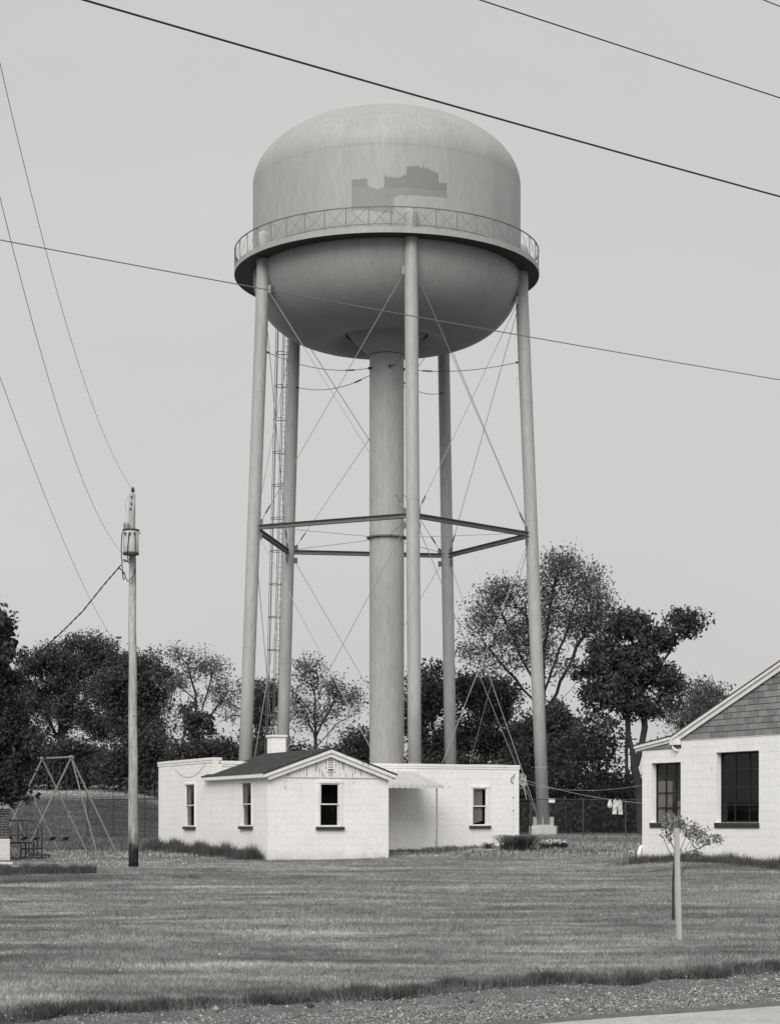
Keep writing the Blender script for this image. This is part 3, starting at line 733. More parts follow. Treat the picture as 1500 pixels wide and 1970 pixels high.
# copings
def coping(fr, a0, a1, b, z, w_=.30):
    mb = MB(); q = a0
    while q < a1-.01:
        e = min(q+random.uniform(1.1, 1.4), a1); t = random.uniform(-.006, .006); mb.fbox(fr, q+.004, e-.004, b-.035, b+w_, z+t, z+.085+t); q = e
    mb.build('coping', 'trim_paint', house, bevel=.008)
    mb = MB(); mb.fbox(fr, a0, a1, b-.022, b-.0, z-.07, z-.002); mb.build('fascia_board', 'trim_paint', house)
coping(FL, bS, LT+.02, 0, zP+.04); coping(FR, .3, aR+.03, bF, zP); coping(FR, .26, aw, bS, zP-.08)
MB().fbox(FL, .5, LT-.4, .5, .55, zb0, zE-.02).build('room_shade_panel', 'room_dark', house)  # near-black panels added behind the windows to stand for interior shade
MB().fbox(FR, .6, aw-.3, .6, .65, zb0, zE-.02).build('room_shade_panel', 'room_dark', house)
MB().fbox(FR, 4.2, aR-.3, bF+.7, bF+.75, zb0, zP-.5).build('room_shade_panel', 'room_dark', house)
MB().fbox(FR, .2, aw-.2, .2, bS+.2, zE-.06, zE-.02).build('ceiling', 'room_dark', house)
# gable wing roof: two slopes of shingle courses
ra = aw/2; ov = .17; zR = FR.z(1440, ra)
slope = (zR-(zE+.10))/(ra+ov)
def roofz(a): return zR-abs(a-ra)*slope
for sgn in (-1, 1):
    mb = MB(); e = ra+sgn*(ra+ov+.03); b0, b1 = -.2, bS+.55
    P = FR.P
    def sl(a, b, up): return P(a, b, roofz(a)+up)
    mb.hexa([sl(ra, b0, -.03), sl(e, b0, -.03), sl(e, b1, -.03), sl(ra, b1, -.03), sl(ra, b0, .0), sl(e, b0, .0), sl(e, b1, .0), sl(ra, b1, .0)])
    roof = mb.build('roof', 'sash_dark', house)
    mb = MB(); n = 16
    for i in range(n):
        a_lo = e+(ra-e)*i/n; a_hi = e+(ra-e)*min(1, (i+1.25)/n); q = b0-.01-random.uniform(0, .2)
        while q < b1:
            q2 = min(q+.3, b1+.01); q0 = max(q, b0-.01); l_ = random.uniform(.013, .02)
            if q2-q0 > .02: mb.hexa([sl(a_lo, q0+.003, .002), sl(a_hi, q0+.003, .001), sl(a_hi, q2-.003, .001), sl(a_lo, q2-.003, .002), sl(a_lo, q0+.003, l_), sl(a_hi, q0+.003, .006), sl(a_hi, q2-.003, .006), sl(a_lo, q2-.003, l_)])
            q += .3
    tag(mb.build('shingles', 'shingle', roof), kind='stuff')
    # rake boards and eave board
    for (dz0, dz1, bb0, bb1, lap) in ((-.135, -.032, -.185, -.14, 0), (-.26, -.137, -.14, -.09, .1)):
        mb = MB(); e2 = ra+sgn*(ra+ov-lap)
        mb.hexa([sl(ra, bb0, dz0), sl(e2, bb0, dz0), sl(e2, bb1, dz0), sl(ra, bb1, dz0), sl(ra, bb0, dz1), sl(e2, bb0, dz1), sl(e2, bb1, dz1), sl(ra, bb1, dz1)])
        mb.build('rake_board', 'peeling_trim', house)
    mb = MB(); a_e = ra+sgn*(ra+ov); mb.fbox(FR, min(a_e, a_e+.03*sgn), max(a_e, a_e+.03*sgn), -.14, bS+.4, zE-.03, zE+.085); mb.build('eave_board', 'trim_paint', house)
    mb = MB(); w0 = ra+sgn*ra; mb.fbox(FR, min(w0, a_e), max(w0, a_e), -.13, bS+.4, zE-.05, zE-.03); mb.build('soffit', 'trim_paint', house)
# vertical boards of the gable
q = 0.0; nb = 38; wd_ = aw/nb
v0, v1 = FR.a(628), FR.a(641.7); vz0, vz1 = FR.z(1485, ra), FR.z(1454, ra)
for i in range(nb):
    x0, x1 = i*wd_+.003, (i+1)*wd_-.003; pr = .03+random.uniform(0, .006)
    t0_, t1_ = roofz(x0)-.05, roofz(x1)-.05; z0 = zE+.012
    m = MB(); P = FR.P
    m.hexa([P(x0, -pr, z0), P(x1, -pr, z0), P(x1, .02, z0), P(x0, .02, z0), P(x0, -pr, t0_), P(x1, -pr, t1_), P(x1, .02, t1_), P(x0, .02, t0_)])
    m.build('siding_board', 'peeling_board', house)
mb = MB(); mb.fbox(FR, 0, aw, -.04, 0, zE-.022, zE+.01); mb.build('drip_board', 'trim_paint', house)
mb = MB(); P = FR.P; mb.add([P(0, .03, zE), P(aw, .03, zE), P(ra, .03, zR-.05)], [(0, 1, 2)]); mb.build('gable_backing', 'sash_dark', house)
mb = MB()
for (x0, x1, z0, z1) in ((v0-.02, v0+.025, vz0, vz1), (v1-.025, v1+.02, vz0, vz1), (v0+.025, v1-.025, vz0, vz0+.025), (v0+.025, v1-.025, vz1-.025, vz1)): mb.fbox(FR, x0, x1, -.065, -.037, z0, z1)
vent = mb.build('gable_vent', 'trim_paint', house)
MB().fbox(FR, v0+.025, v1-.025, -.041, -.038, vz0+.025, vz1-.025).build('vent_back', 'sash_dark', vent)
for i in range(7):
    zz = vz0+.055+(vz1-vz0-.11)*(i+.35)/7; P = FR.P
    MB().hexa([P(v0+.025, -.064, zz), P(v1-.025, -.064, zz), P(v1-.025, -.044, zz+.022), P(v0+.025, -.044, zz+.022), P(v0+.025, -.064, zz+.006), P(v1-.025, -.064, zz+.006), P(v1-.025, -.044, zz+.028), P(v0+.025, -.044, zz+.028)]).build('vent_slat', 'trim_paint', vent)
# chimney behind the ridge
mb = MB(); ca, cb = 2.46, 5.35; zc0 = EYE+1.7; zc1 = FR.z(1419, ca, cb)
mb.fbox(FR, ca-.23, ca+.23, cb-.23, cb+.23, zc0, zc1); ch = mb.build('chimney', 'block_paint', house, bevel=.01)
mb = MB(); mb.fbox(FR, ca-.27, ca+.27, cb-.27, cb+.27, zc1, zc1+.07); mb.build('chimney_cap', 'trim_paint', ch, bevel=.01)
for i in range(3):
    MB().fbox(FR, ca-.233, ca+.233, cb-.233, cb+.233, zc1-.2*(i+1), zc1-.2*(i+1)+.007).build('joint', 'mortar_paint', ch)
# awning over the porch: pans of corrugated sheet, scalloped valance, post, slab
x0, x1 = aw+.02, 7.86; bT, bB = bF-.02, 4.15; zT, zB = EYE+1.70, EYE+1.21
aw_o = None; nP = 19; pan = (x1-x0)/nP
for i in range(nP):
    a0_, a1_ = x0+i*pan, x0+(i+1)*pan; m = MB(); P = FR.P; pts = []
    prf = [(a0_, .0), (a0_+pan*.08, .05), (a0_+pan*.34, .05), (a0_+pan*.42, 0), (a1_, 0)]
    for (a_, h_) in prf: pts += [P(a_+.08*(1 if i == nP-1 else 0)*0, bT, zT+h_), P(a_, bB, zB+h_), P(a_, bB-.012, zB+h_*.5-.10)]
    fs = []
    for j in range(4): k = j*3; fs += [(k, k+1, k+4, k+3), (k+1, k+2, k+5, k+4)]
    m.add(pts, fs); q = m.build('awning_pan' if i else 'awning', 'awning_paint', house if not i else aw_o)
    if not i: aw_o = q
pa, pb = FR.a(840, 4.2), 4.2
MB().path([FR.P(pa, pb, zb0+.1), FR.P(pa, pb, zB-.02)], .028, 8).build('awning_post', 'galv', house)
MB().path([FR.P(x0, pb, zB-.02), FR.P(x1-.03, pb, zB-.02)], .02, 6).build('awning_rail', 'trim_paint', aw_o)
mb = MB(); mb.fbox(FR, aw+.01, 8.0, 4.05, bF-.005, zb0-.1, zb0+.14); mb.build('porch_slab', 'concrete', house, bevel=.015)
# conduit and brackets near the right corner
ca_ = FR.a(986, bF)
MB().path([FR.P(ca_, bF-.03, EYE-.85), FR.P(ca_, bF-.03, EYE+1.35)], .008, 6).build('conduit', 'trim_paint', house)
MB().path([FR.P(ca_, bF-.03, EYE+1.35), FR.P(ca_-.1, bF-.06, EYE+1.42), FR.P(ca_-.09, bF-.08, EYE+1.55), FR.P(ca_+.02, bF-.04, EYE+1.6), FR.P(ca_+.06, bF-.04, EYE+1.68)], .014, 6).build('service_hook', 'dark_steel', house)
for zz in (EYE+.4, EYE+.85): MB().fbox(FR, ca_-.015, ca_+.015, bF-.045, bF-.012, zz, zz+.03).build('conduit_clip', 'dark_steel', house)
# cable looped on the left wall near the parapet
pts = [FL.P(bS+.6+3.2*i/10, -.02, zP-.02-.42*4*(i/10)*(1-i/10)) for i in range(11)]
MB().path(pts, .006, 5).build('wall_cable', 'galv', house)

# ---------------------------------------------------------------- white building at the right edge
FW = Frame((6.52, 50), (.46, -.888), (.888, .46))
zw0 = EYE-.95; right = empty('gabled_building', (6.52, 50, zw0), 'white block building with grey tile gable and two steel windows at the right edge', 'building')
aJ = FW.a(1309); zl_ = EYE+1.86; zm_ = EYE+2.06; AE = 12.2
def W(pxa, pxb, pyt, pyb, b=0):
    a, c = FW.a(pxa), FW.a(pxb); m_ = (a+c)/2; return (a, c, FW.z(pyb, m_), FW.z(pyt, m_))
opS = W(1252.5, 1309, 1468, 1586); opB = W(1377, 1459.5, 1446.5, 1586)
opS = (opS[0], opS[1], EYE+.0, opS[3]); opB = (opB[0], opB[1], EYE+.0, opB[3])
block_wall(right, FW, 0, 0, opS[1]+.02, zw0, zl_, [opS], 90)
block_wall(right, FW, 0, opS[1]+.02, AE, zw0, zm_, [opB], 210)
FWs = Frame((6.52, 50), (.888, .46), (.46, -.888)); block_wall(right, FWs, 0, .19, 8, zw0, zl_, [], 0)
MB().fbox(FW, AE-.2, AE, .2, 8, zw0-.2, zm_).build('wall', 'mortar_paint', right)
MB().fbox(FW, 0, AE, 8, 8.2, zw0-.2, zm_).build('wall', 'mortar_paint', right)
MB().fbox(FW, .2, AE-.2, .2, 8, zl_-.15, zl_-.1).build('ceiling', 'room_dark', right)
def steel_window(op, cols, rows):
    b = .15; a0, a1, z0, z1 = op; m = MB(); t = .035
    m.fbox(FW, a0, a0+t, b, b+.04, z0, z1); m.fbox(FW, a1-t, a1, b, b+.04, z0, z1); m.fbox(FW, a0+t, a1-t, b, b+.04, z0, z0+t); m.fbox(FW, a0+t, a1-t, b, b+.04, z1-t, z1)
    win = m.build('window', 'sash_dark', right)
    for i in range(1, cols):
        q = a0+(a1-a0)*i/cols; MB().fbox(FW, q-.014, q+.014, b+.003, b+.035, z0+t, z1-t).build('muntin', 'sash_dark', win)
    for i in range(1, rows):
        q = z0+(z1-z0)*i/rows; MB().fbox(FW, a0+t, a1-t, b+.006, b+.032, q-.014, q+.014).build('muntin', 'sash_dark', win)
    for i in range(cols):
        for j in range(rows):
            A0, A1 = a0+(a1-a0)*i/cols, a0+(a1-a0)*(i+1)/cols; Z0, Z1 = z0+(z1-z0)*j/rows, z0+(z1-z0)*(j+1)/rows
            MB().fbox(FW, max(A0, a0+t)+.012, min(A1, a1-t)-.012, b+.018, b+.021, max(Z0, z0+t)+.012, min(Z1, z1-t)-.012).build('pane', 'glass', win)
    k = int((a1-a0+.1)/.075); 
    sill = MB().fbox(FW, a0-.03, a1+.03, -.035, .14, z0-.13, z0-.075).build('sill', 'brick_sill', win)
    for i in range(k):
        A0 = a0-.03+(a1-a0+.06)*i/k; A1 = a0-.03+(a1-a0+.06)*(i+1)/k
        MB().fbox(FW, A0+.004, A1-.004, -.045, .145, z0-.07, z0-.003+random.uniform(-.003, .0)).build('sill_brick', 'brick_sill', win)
    return win
# cut the wall below for the sill bricks: the sill stands 2 cm proud in front of the blocks
steel_window(opS, 3, 4); steel_window(opB, 3, 4)
# pale boards and boxes leaning inside the small window
def inside(name, a0, a1, z0, z1, label, cat, m='cloth_white'):
    tag(MB().fbox(FW, a0, a1, .19, .21, EYE+z0, EYE+z1).build(name, m), label, cat)
s0, s1 = opS[0], opS[1]; dS = s1-s0
inside('paper_board', s0+.02*dS, s0+.50*dS, .02, 1.06, 'tall pale board standing inside the small steel window', 'board', 'curtain')
inside('carton', s0+.62*dS, s0+.98*dS, .03, .55, 'low pale carton inside the small steel window, right of the tall board', 'box', 'curtain')
MB().fbox(FW, .25, AE-.3, 1.4, 1.45, zw0, zl_-.16).build('room_shade_panel', 'room_dark', right)  # added panel, its near-black colour standing in for shade inside the room
# rake of the main gable and of the low wing
rs = (FW.z(1279, FW.a(1500))-FW.z(1420, FW.a(1296)))/(FW.a(1500)-FW.a(1296))
aE = FW.a(1296); zE2 = FW.z(1419, aE); aRdg = aE+5.3
def rz(a): return zE2+rs*(a-aE) if a < aRdg else zE2+rs*(aRdg-aE)-rs*(a-aRdg)
def slab(fn, a0, a1, b0, b1, d0, d1, name, m, parent=right):
    P = FW.P; return MB().hexa([P(a0, b0, fn(a0)+d0), P(a1, b0, fn(a1)+d0), P(a1, b1, fn(a1)+d0), P(a0, b1, fn(a0)+d0), P(a0, b0, fn(a0)+d1), P(a1, b0, fn(a1)+d1), P(a1, b1, fn(a1)+d1), P(a0, b1, fn(a0)+d1)]).build(name, m, parent)
slab(rz, aE, aRdg, -.12, 8.2, 0, .03, 'roof', 'shingle'); slab(rz, aRdg, aRdg+5.6, -.12, 8.2, 0, .03, 'roof', 'shingle')
slab(rz, aE, aRdg, -.11, -.07, -.075, 0, 'rake_board', 'trim_paint'); slab(rz, aE+.03, aRdg, -.07, -.03, -.19, -.077, 'rake_board', 'trim_paint')
slab(rz, aRdg, aRdg+5.6, -.11, -.03, -.19, 0, 'rake_board', 'trim_paint')
lw0, lw1 = FW.a(1224), FW.a(1297); lz0, lz1 = FW.z(1436, lw0), FW.z(1417, lw1)
def lz(a): return lz0+(lz1-lz0)*(a-lw0)/(lw1-lw0)
slab(lz, lw0, lw1, -.1, 8.2, 0, .03, 'roof', 'shingle'); slab(lz, lw0, lw1, -.09, -.04, -.07, 0, 'rake_board', 'trim_paint'); slab(lz, lw0+.02, lw1, -.05, -.0, -.14, -.072, 'rake_board', 'trim_paint')
slab(lz, lw0, lw0+.03, -.04, 8.2, -.14, 0, 'eave_board', 'trim_paint')
# return box and curled gutter outlet where the two roofs meet
MB().fbox(FW, aE-.02, aE+.33, -.13, -.02, zE2-.20, zE2-.08).build('eave_return', 'trim_paint', right, bevel=.01)
MB().path([FW.P(aE+.06, -.08, zE2-.2), FW.P(aE+.07, -.08, zE2-.26), FW.P(aE+.14, -.07, zE2-.31), FW.P(aE+.22, -.04, zE2-.35)], .03, 8).build('gutter_outlet', 'trim_paint', right)
# cement shingle tiles on the gables, one by one
def tiles(fn, a0, a1, zbase, zcut):
    MB().add([FW.P(a0, .05, zbase-.02), FW.P(a1, .05, zbase-.02), FW.P(a1, .05, fn(a1)-.02), FW.P(a0, .05, fn(a0)-.02)], [(0, 1, 2, 3)]).build('gable_backing', 'sash_dark', right)
    H, L = .148, .34; r = 0; cnt = 0; rest = MB()
    while True:
        z0 = zbase+r*H; q = a0-(L/2 if r % 2 else 0)-.1; any_ = False
        if r > 26: break
        while q < a1:
            c0, c1 = max(q, a0)+.008, min(q+L, a1)-.008; q += L
            if c1-c0 < .03: continue
            def top(a): return min(z0+H-.012, fn(a)-zcut)
            pts = [c0+(c1-c0)*i/6 for i in range(7)]; pts = [p for p in pts if top(p) > z0+.01]
            if len(pts) < 2: continue
            any_ = True; d = -.020+random.uniform(-.003, .003); P = FW.P; m = MB(); k = len(pts)
            vs = [P(p, d-.008, z0) for p in pts]+[P(p, d, top(p)) for p in pts]+[P(p, .04, z0) for p in pts]+[P(p, .04, top(p)) for p in pts]
            fs = []
            for i in range(k-1): fs += [(i, i+1, k+i+1, k+i), (2*k+i, 2*k+i+1, i+1, i)]
            fs += [(0, k, 3*k, 2*k), (k-1, 2*k-1, 4*k-1, 3*k-1)]
            if cnt < 170 : m.add(vs, fs); m.build('tile', 'cover_tile', right); cnt += 1
            else: rest.add(vs, fs)
        r += 1
        if not any_ and r > 2: break
    if rest.v: tag(rest.build('tiles_beyond', 'cover_tile', right), kind='stuff')
tiles(lambda a: min(rz(a), rz(aRdg)), aJ+.0, FW.a(1560), zm_+.01, .19)
tiles(lz, FW.a(1240), FW.a(1306), zl_+.01, .13)
MB().fbox(FW, aJ-.02, AE, -.02, 0, zm_-.008, zm_+.008).build('drip_board', 'trim_paint', right)
# pale elbow of the drain at the left foot of the wall
q = Vector(FW.P(0, 0, 0)); MB().path([(q.x-.02, q.y-.03, EYE-.60), (q.x-.06, q.y-.05, EYE-.66), (q.x-.09, q.y-.06, EYE-.78), (q.x-.07, q.y-.06, EYE-1.0)], [.03, .05, .055, .055], 12).build('drain_elbow', 'trim_paint', right, smooth=True)

# ---------------------------------------------------------------- brick building corner at the left edge
Yl = 55.5; FLb = Frame(((18-CX)/F*Yl, Yl), (-.902, -.431), (-.431, .902)); zq = EYE-1.12
lb = empty('brick_house', (FLb.o.x, FLb.o.y, zq), 'corner of a low brick house with white ribbed skirting at the left edge', 'house')
def LZ(py): return EYE+(HZ-py)/F*Yl
MB().fbox(FLb, .01, 6, .01, 5, LZ(1614), LZ(1556)).build('wall', 'mortar_paint', lb)
r = 0; z = LZ(1614)
mb0 = None
while z < LZ(1556)-.03:
    q = -(.1 if r % 2 else 0)
    while q < 1.2:
        c0, c1 = max(q, 0), q+.2
        MB().fbox(FLb, c0+.004, c1-.004, 0, .012, z, z+.066).build('brick', 'brick_dark', lb); q += .2
    for i in range(8): MB().fbox(Frame(FLb.P(0, 0, 0)[:2], (-.431, .902), (-.902, -.431)), i*.2+.004, i*.2+.196, .0, .009, z+.001, z+.064).build('brick', 'brick_dark', lb)
    z += .075; r += 1
MB().fbox(FLb, -.03, 6, -.03, 5, LZ(1556), LZ(1541)).build('fascia', 'trim_paint', lb)
mb = MB(); n = 9; h = (LZ(1614)-LZ(1656))/n
sk = MB().fbox(FLb, 0, 6, .02, 5, LZ(1660)-.2, LZ(1614)-.002).build('skirting', 'trim_paint', lb)
for i in range(n): MB().fbox(FLb, -.015, 6, -.015, .03, LZ(1656)+i*h+.012, LZ(1656)+(i+1)*h-.012).build('rib', 'trim_paint', sk)
MB().fbox(FLb, -.3, 6.2, -.3, 5.2, LZ(1541), LZ(1541)+.05).build('roof', 'shingle', lb)
# ---------------------------------------------------------------- utility pole with transformer
PX, PY = (254.5-CX)/F*50, 50.0; pg = gz(PX, PY)
def pz(py): return EYE+(HZ-py)/F*PY
def px_(px): return (px-CX)/F*PY
pole = empty('utility_pole', (PX, PY, pg), 'weathered wooden utility pole carrying a pale round transformer', 'utility pole')
pts = []; rs = []
for i in range(21):
    f_ = i/20; z = pg-.2+(pz(950)-pg+.2)*f_; pts.append((px_(256.5+(254-256.5)*f_)+.006*sin(i*1.3), PY+.008*sin(i*.9), z)); rs.append(.131+(.083-.131)*f_+.002*sin(i*2.7))
MB().path(pts, rs, 20).build('shaft', 'pole_wood', pole, smooth=True)
tx, ty = px_(254.5), PY-.27
mb = MB(); mb.lathe([(.01, pz(1068)), (.196, pz(1068)), (.202, pz(1064)), (.202, pz(1025)), (.01, pz(1024.5))], (tx, ty, 0), 32); tr = mb.build('transformer', 'trafo', pole, smooth=False)
for p in tr.data.polygons: p.use_smooth = abs(p.normal.z) < .5
MB().lathe([(.202, pz(1024)), (.222, pz(1024)), (.222, pz(1022.6)), (.19, pz(1021.5)), (.01, pz(1020.5))], (tx, ty, 0), 32).build('lid', 'dark_steel', tr)
MB().lathe([(.202, pz(1070)), (.209, pz(1070)), (.209, pz(1068)), (.202, pz(1066))], (tx, ty, 0), 32, closed=True).build('bottom_rim', 'dark_steel', tr)
for dx in (-.12, 0, .12):
    x = tx+dx; y = ty-.17+abs(dx)*.35; MB().path([(x, y+.03, pz(1030)), (x, y-.05, pz(1031)), (x, y-.07, pz(1034))], [.035, .028, .015], 8).build('bushing', 'dark_steel', tr)
MB().box((tx+.22, ty, pz(1029)), (.07, .03, .04)).build('lifting_lug', 'galv', tr)
for dx in (-.15, -.07):
    m = MB(); 
    prf = [(.022, 0)]; 
    for i in range(5): prf += [(.04, .02+i*.035), (.022, .035+i*.035)]
    prf.append((.012, .2)); m.lathe(prf, (tx+dx-.03, PY-.14, pz(1021)), 10); m.build('high_voltage_bushing', 'galv', pole)
MB().box((px_(254), PY-.12, pz(1045)), (.1, .1, .5)).build('hanger_bracket', 'dark_steel', pole)
m = MB(); m.path([(px_(255.5), PY, pz(951)), (px_(255.5), PY, pz(945))], .012, 6); m.build('insulator_pin', 'dark_steel', pole)
MB().lathe([(.02, pz(947)), (.055, pz(945.5)), (.035, pz(943.5)), (.05, pz(941.5)), (.03, pz(939)), (.028, pz(937.5)), (.005, pz(937))], (px_(255.5), PY, 0), 12).build('insulator', 'dark_steel', pole)
for py_, dx in ((957, .0), (970, -.01), (980, -.03)): MB().box((px_(254)+dx, PY-.095, pz(py_)), (.035, .04, .055)).build('bolt_plate', 'dark_steel', pole)
MB().path([(px_(246), PY-.02, pz(1080)), (px_(237), PY-.05, pz(1079))], .02, 8).build('clevis', 'dark_steel', pole)
MB().lathe([(.01, pz(1082)), (.04, pz(1081.5)), (.028, pz(1079)), (.04, pz(1076.5)), (.01, pz(1076))], (px_(239.5), PY-.04, 0), 10).build('spool_insulator', 'galv', pole)
def lead(P_, r=.011, m='wire_black', name='lead_wire'):
    V_ = [Vector((px_(a), PY-c, pz(b))) for a, b, c in P_]; Q = []
    for i in range(len(V_)-1):
        p0, p1, p2, p3 = V_[max(i-1, 0)], V_[i], V_[i+1], V_[min(i+2, len(V_)-1)]
        for j in range(5):
            t = j/5; Q.append(.5*((2*p1)+(p2-p0)*t+(2*p0-5*p1+4*p2-p3)*t*t+(3*p1-p0-3*p2+p3)*t**3))
    Q.append(V_[-1]); return MB().path(Q, r, 6).build(name, m, pole)
lead([(246, 1031, .47), (239.5, 1030, .42), (238, 1045, .4), (236.5, 1065, .3), (236, 1085, .12), (236.5, 1100, .1), (238.5, 1115, .1)], .012)
lead([(253, 1031, .5), (252, 1045, .5), (250, 1066, .5), (248.5, 1085, .16)], .012)
lead([(262, 1030, .47), (264.5, 1040, .48), (264, 1068, .4), (262.5, 1090, .2), (260, 1105, .15), (253, 1116, .17), (248, 1120, .18), (243, 1112, .13), (240, 1103, .1), (231, 1094, .05)], .012)
lead([(236, 1098, .1), (238, 1116, .1), (242, 1112, .1), (238, 1100, .1), (229, 1095, .05)], .008)
lead([(247, 956, .05), (243, 968, .06), (242.5, 980, .06), (245.5, 996, .1), (245, 1008, .14)], .004, 'wire_grey')
MB().path([(px_(237), PY-.1, pz(1100)), (px_(238), PY-.1, pz(1107))], .022, 6).build('splice', 'wire_black', pole)
MB().path([(px_(262), PY-.2, pz(1096)), (px_(260), PY-.18, pz(1106))], .022, 6).build('splice', 'wire_black', pole)

# ---------------------------------------------------------------- overhead wires
def wire(name, pts, r, m, label, n=6):
    return tag(MB().path(pts, r, n, cap=True).build(name, m), label, 'wire', 'overhead wires')
def along(s, za, zmid, zb2, t0=-35, t1=55, tc=None):
    P = []
    for i in range(61):
        t = t0+(t1-t0)*i/60; f_ = (t-t0)/(t1-t0); z = np.interp(f_, [0, 1], [za, zb2])+(zmid)*4*f_*(1-f_)
        P.append((RN[0]*s+RD[0]*t, RN[1]*s+RD[1]*t, EYE+z))
    return P
def fit_wire(s, pxys, t0=-40, t1=60):
    """a level-ish sagging wire in the vertical plane at distance s from the camera along the road"""
    T_, Z_ = [], []
    for px, py in pxys:
        k = (px-CX)/F; Yv = s/(RN[0]*k+RN[1]); T_.append(RD[0]*k*Yv+RD[1]*Yv); Z_.append((HZ-py)/F*Yv)
    c = np.polyfit(T_, Z_, min(2, len(T_)-1)) if len(T_) > 2 else np.array([0, *np.polyfit(T_, Z_, 1)])
    c[0] = min(max(c[0], 0), .0012) if len(T_) > 2 else .0004
    tm = np.mean(T_); l = np.polyfit(T_, np.array(Z_)-c[0]*(np.array(T_)-tm)**2, 1)
    return [(RN[0]*s+RD[0]*t, RN[1]*s+RD[1]*t, EYE+c[0]*(t-tm)**2+l[0]*t+l[1]) for t in np.linspace(t0, t1, 80)]
wire('overhead_wire', fit_wire(12, [(165, 0), (500, 98), (830, 192), (1160, 284), (1500, 378)]), .0072, 'wire_black', 'thickest black wire running down across the sky above the tank dome')
wire('overhead_wire', fit_wire(14, [(925, 0), (1200, 90), (1500, 188)]), .006, 'wire_black', 'black wire crossing the upper right corner of the sky')
wire('overhead_wire', fit_wire(16, [(1470, 0), (1500, 12)]), .006, 'wire_black', 'short stretch of wire in the topmost right corner')
wire('overhead_wire', fit_wire(13, [(0, 462), (480, 549), (880, 625), (1160, 674), (1500, 730)]), .0042, 'wire_grey', 'thin wire crossing in front of the tank bowl and tower legs')
def polewire(pxys, zend, label, r=.004, m='wire_grey', Yn=5):
    ax, ay = (252-CX)/F*50, 50.0; bx, by = -4.03, 20.0
    T_, Z_ = [1.0], [zend]
    for px, py in pxys:
        k = (px-CX)/F; t = (k*by-bx)/((ax-bx)-k*(ay-by)); Yv = by+(ay-by)*t; T_.append(t); Z_.append((HZ-py)/F*Yv)
    c = np.polyfit(T_, Z_, 3)
    dz = zend-np.polyval(c, 1)
    P = [(bx+(ax-bx)*t, by+(ay-by)*t, EYE+np.polyval(c, t)+dz*max(0, t)**6) for t in np.linspace(-.25, 1, 60)]
    wire('pole_wire', P, r, m, label)
polewire([(0, 120), (50, 330), (110, 570), (165, 735), (215, 872), (240, 920)], (HZ-938)/F*50, 'thin wire sagging from the upper left down to the top of the wooden pole')
polewire([(0, 375), (60, 620), (120, 810), (175, 960), (215, 1040)], (HZ-1079)/F*50, 'thin wire sagging from the left edge down to below the transformer')
polewire([(0, 730), (60, 880), (120, 1035), (165, 1140), (215, 1225)], (HZ-1272)/F*50, 'lowest thin wire running from the left edge down to the middle of the pole', .0035)
# twisted service drop
P = []; Q = [(233, 1087, 50), (200, 1125, 50.6), (160, 1175, 51.4), (125, 1210, 52), (90, 1243, 52.6), (40, 1285, 53.5), (-20, 1330, 54.5), (-60, 1355, 55.2)]
V_ = [at(*q) for q in Q]; tw = [[], []]
for i in range(len(V_)-1):
    for j in range(24):
        c = V_[i].lerp(V_[i+1], j/24); a_ = (i*24+j)*.52
        for h in range(2): tw[h].append(c+Vector((0, cos(a_+h*pi)*.011, sin(a_+h*pi)*.011)))
m = MB(); m.path(tw[0], .013, 5); m.path(tw[1], .013, 5); tag(m.build('service_cable', 'wire_black'), 'thick twisted black cable slanting down left from the transformer into the trees', 'cable')

# ---------------------------------------------------------------- stake and sapling
Ys = 22.7; sx = (1304.5-CX)/F*Ys
st = MB(); g_ = gz(sx, Ys); zt = EYE+(HZ-1594)/F*Ys; hw = .026; lean = -.022
def sq(x, y, z, h, a=.35): return [(x+h*(cos(a)*i-sin(a)*j), y+h*(sin(a)*i+cos(a)*j), z) for i, j in ((-1, -1), (1, -1), (1, 1), (-1, 1))]
st.hexa(sq(sx+.012, Ys, g_-.1, hw)+sq(sx+lean, Ys, zt, hw*.97)); stk = tag(st.build('stake', 'stake_wood', bevel=.003), 'slim pale square wooden stake standing in the lawn in front of a sapling', 'stake')
Yp = 26.4
sp = empty('sapling', ((1296.5-CX)/F*Yp, Yp, gz((1296.5-CX)/F*Yp, Yp)), 'young leafy sapling with a dark thin trunk right behind the pale stake', 'sapling')
def limb(P_, r0, r1, name='branch', Yy=Yp):
    V_ = [Vector(((a-CX)/F*(Yy+(c[0] if c else 0)), Yy+(c[0] if c else 0), EYE+(HZ-b)/F*Yy)) for a, b, *c in P_]
    return MB().path(V_, [r0+(r1-r0)*i/(len(V_)-1) for i in range(len(V_))], 7).build(name, 'bark', sp)
limb([(1294.5, 1776), (1294.5, 1720), (1294.6, 1690), (1296.5, 1650), (1300, 1615)], .020, .011, 'trunk')
LT_ = []
for bp in ([(1299, 1655), (1310, 1632, -.05), (1318, 1612, -.1), (1330, 1600, -.1)], [(1306, 1650), (1330, 1638, .1), (1360, 1626, .2), (1380, 1618, .2)], [(1300, 1700), (1312, 1678), (1330, 1650), (1345, 1636)],
           [(1299, 1640), (1291, 1622), (1284, 1606), (1276, 1590)], [(1300, 1620), (1300, 1600), (1298, 1580)], [(1318, 1612), (1336, 1596), (1352, 1588)], [(1297, 1660), (1283, 1630), (1276, 1612), (1262, 1604)],
           [(1300, 1612), (1310, 1592), (1316, 1578)], [(1340, 1634), (1326, 1620, -.1), (1316, 1640)], [(1350, 1630), (1366, 1612), (1376, 1606)]):
    limb(bp, .007, .002)
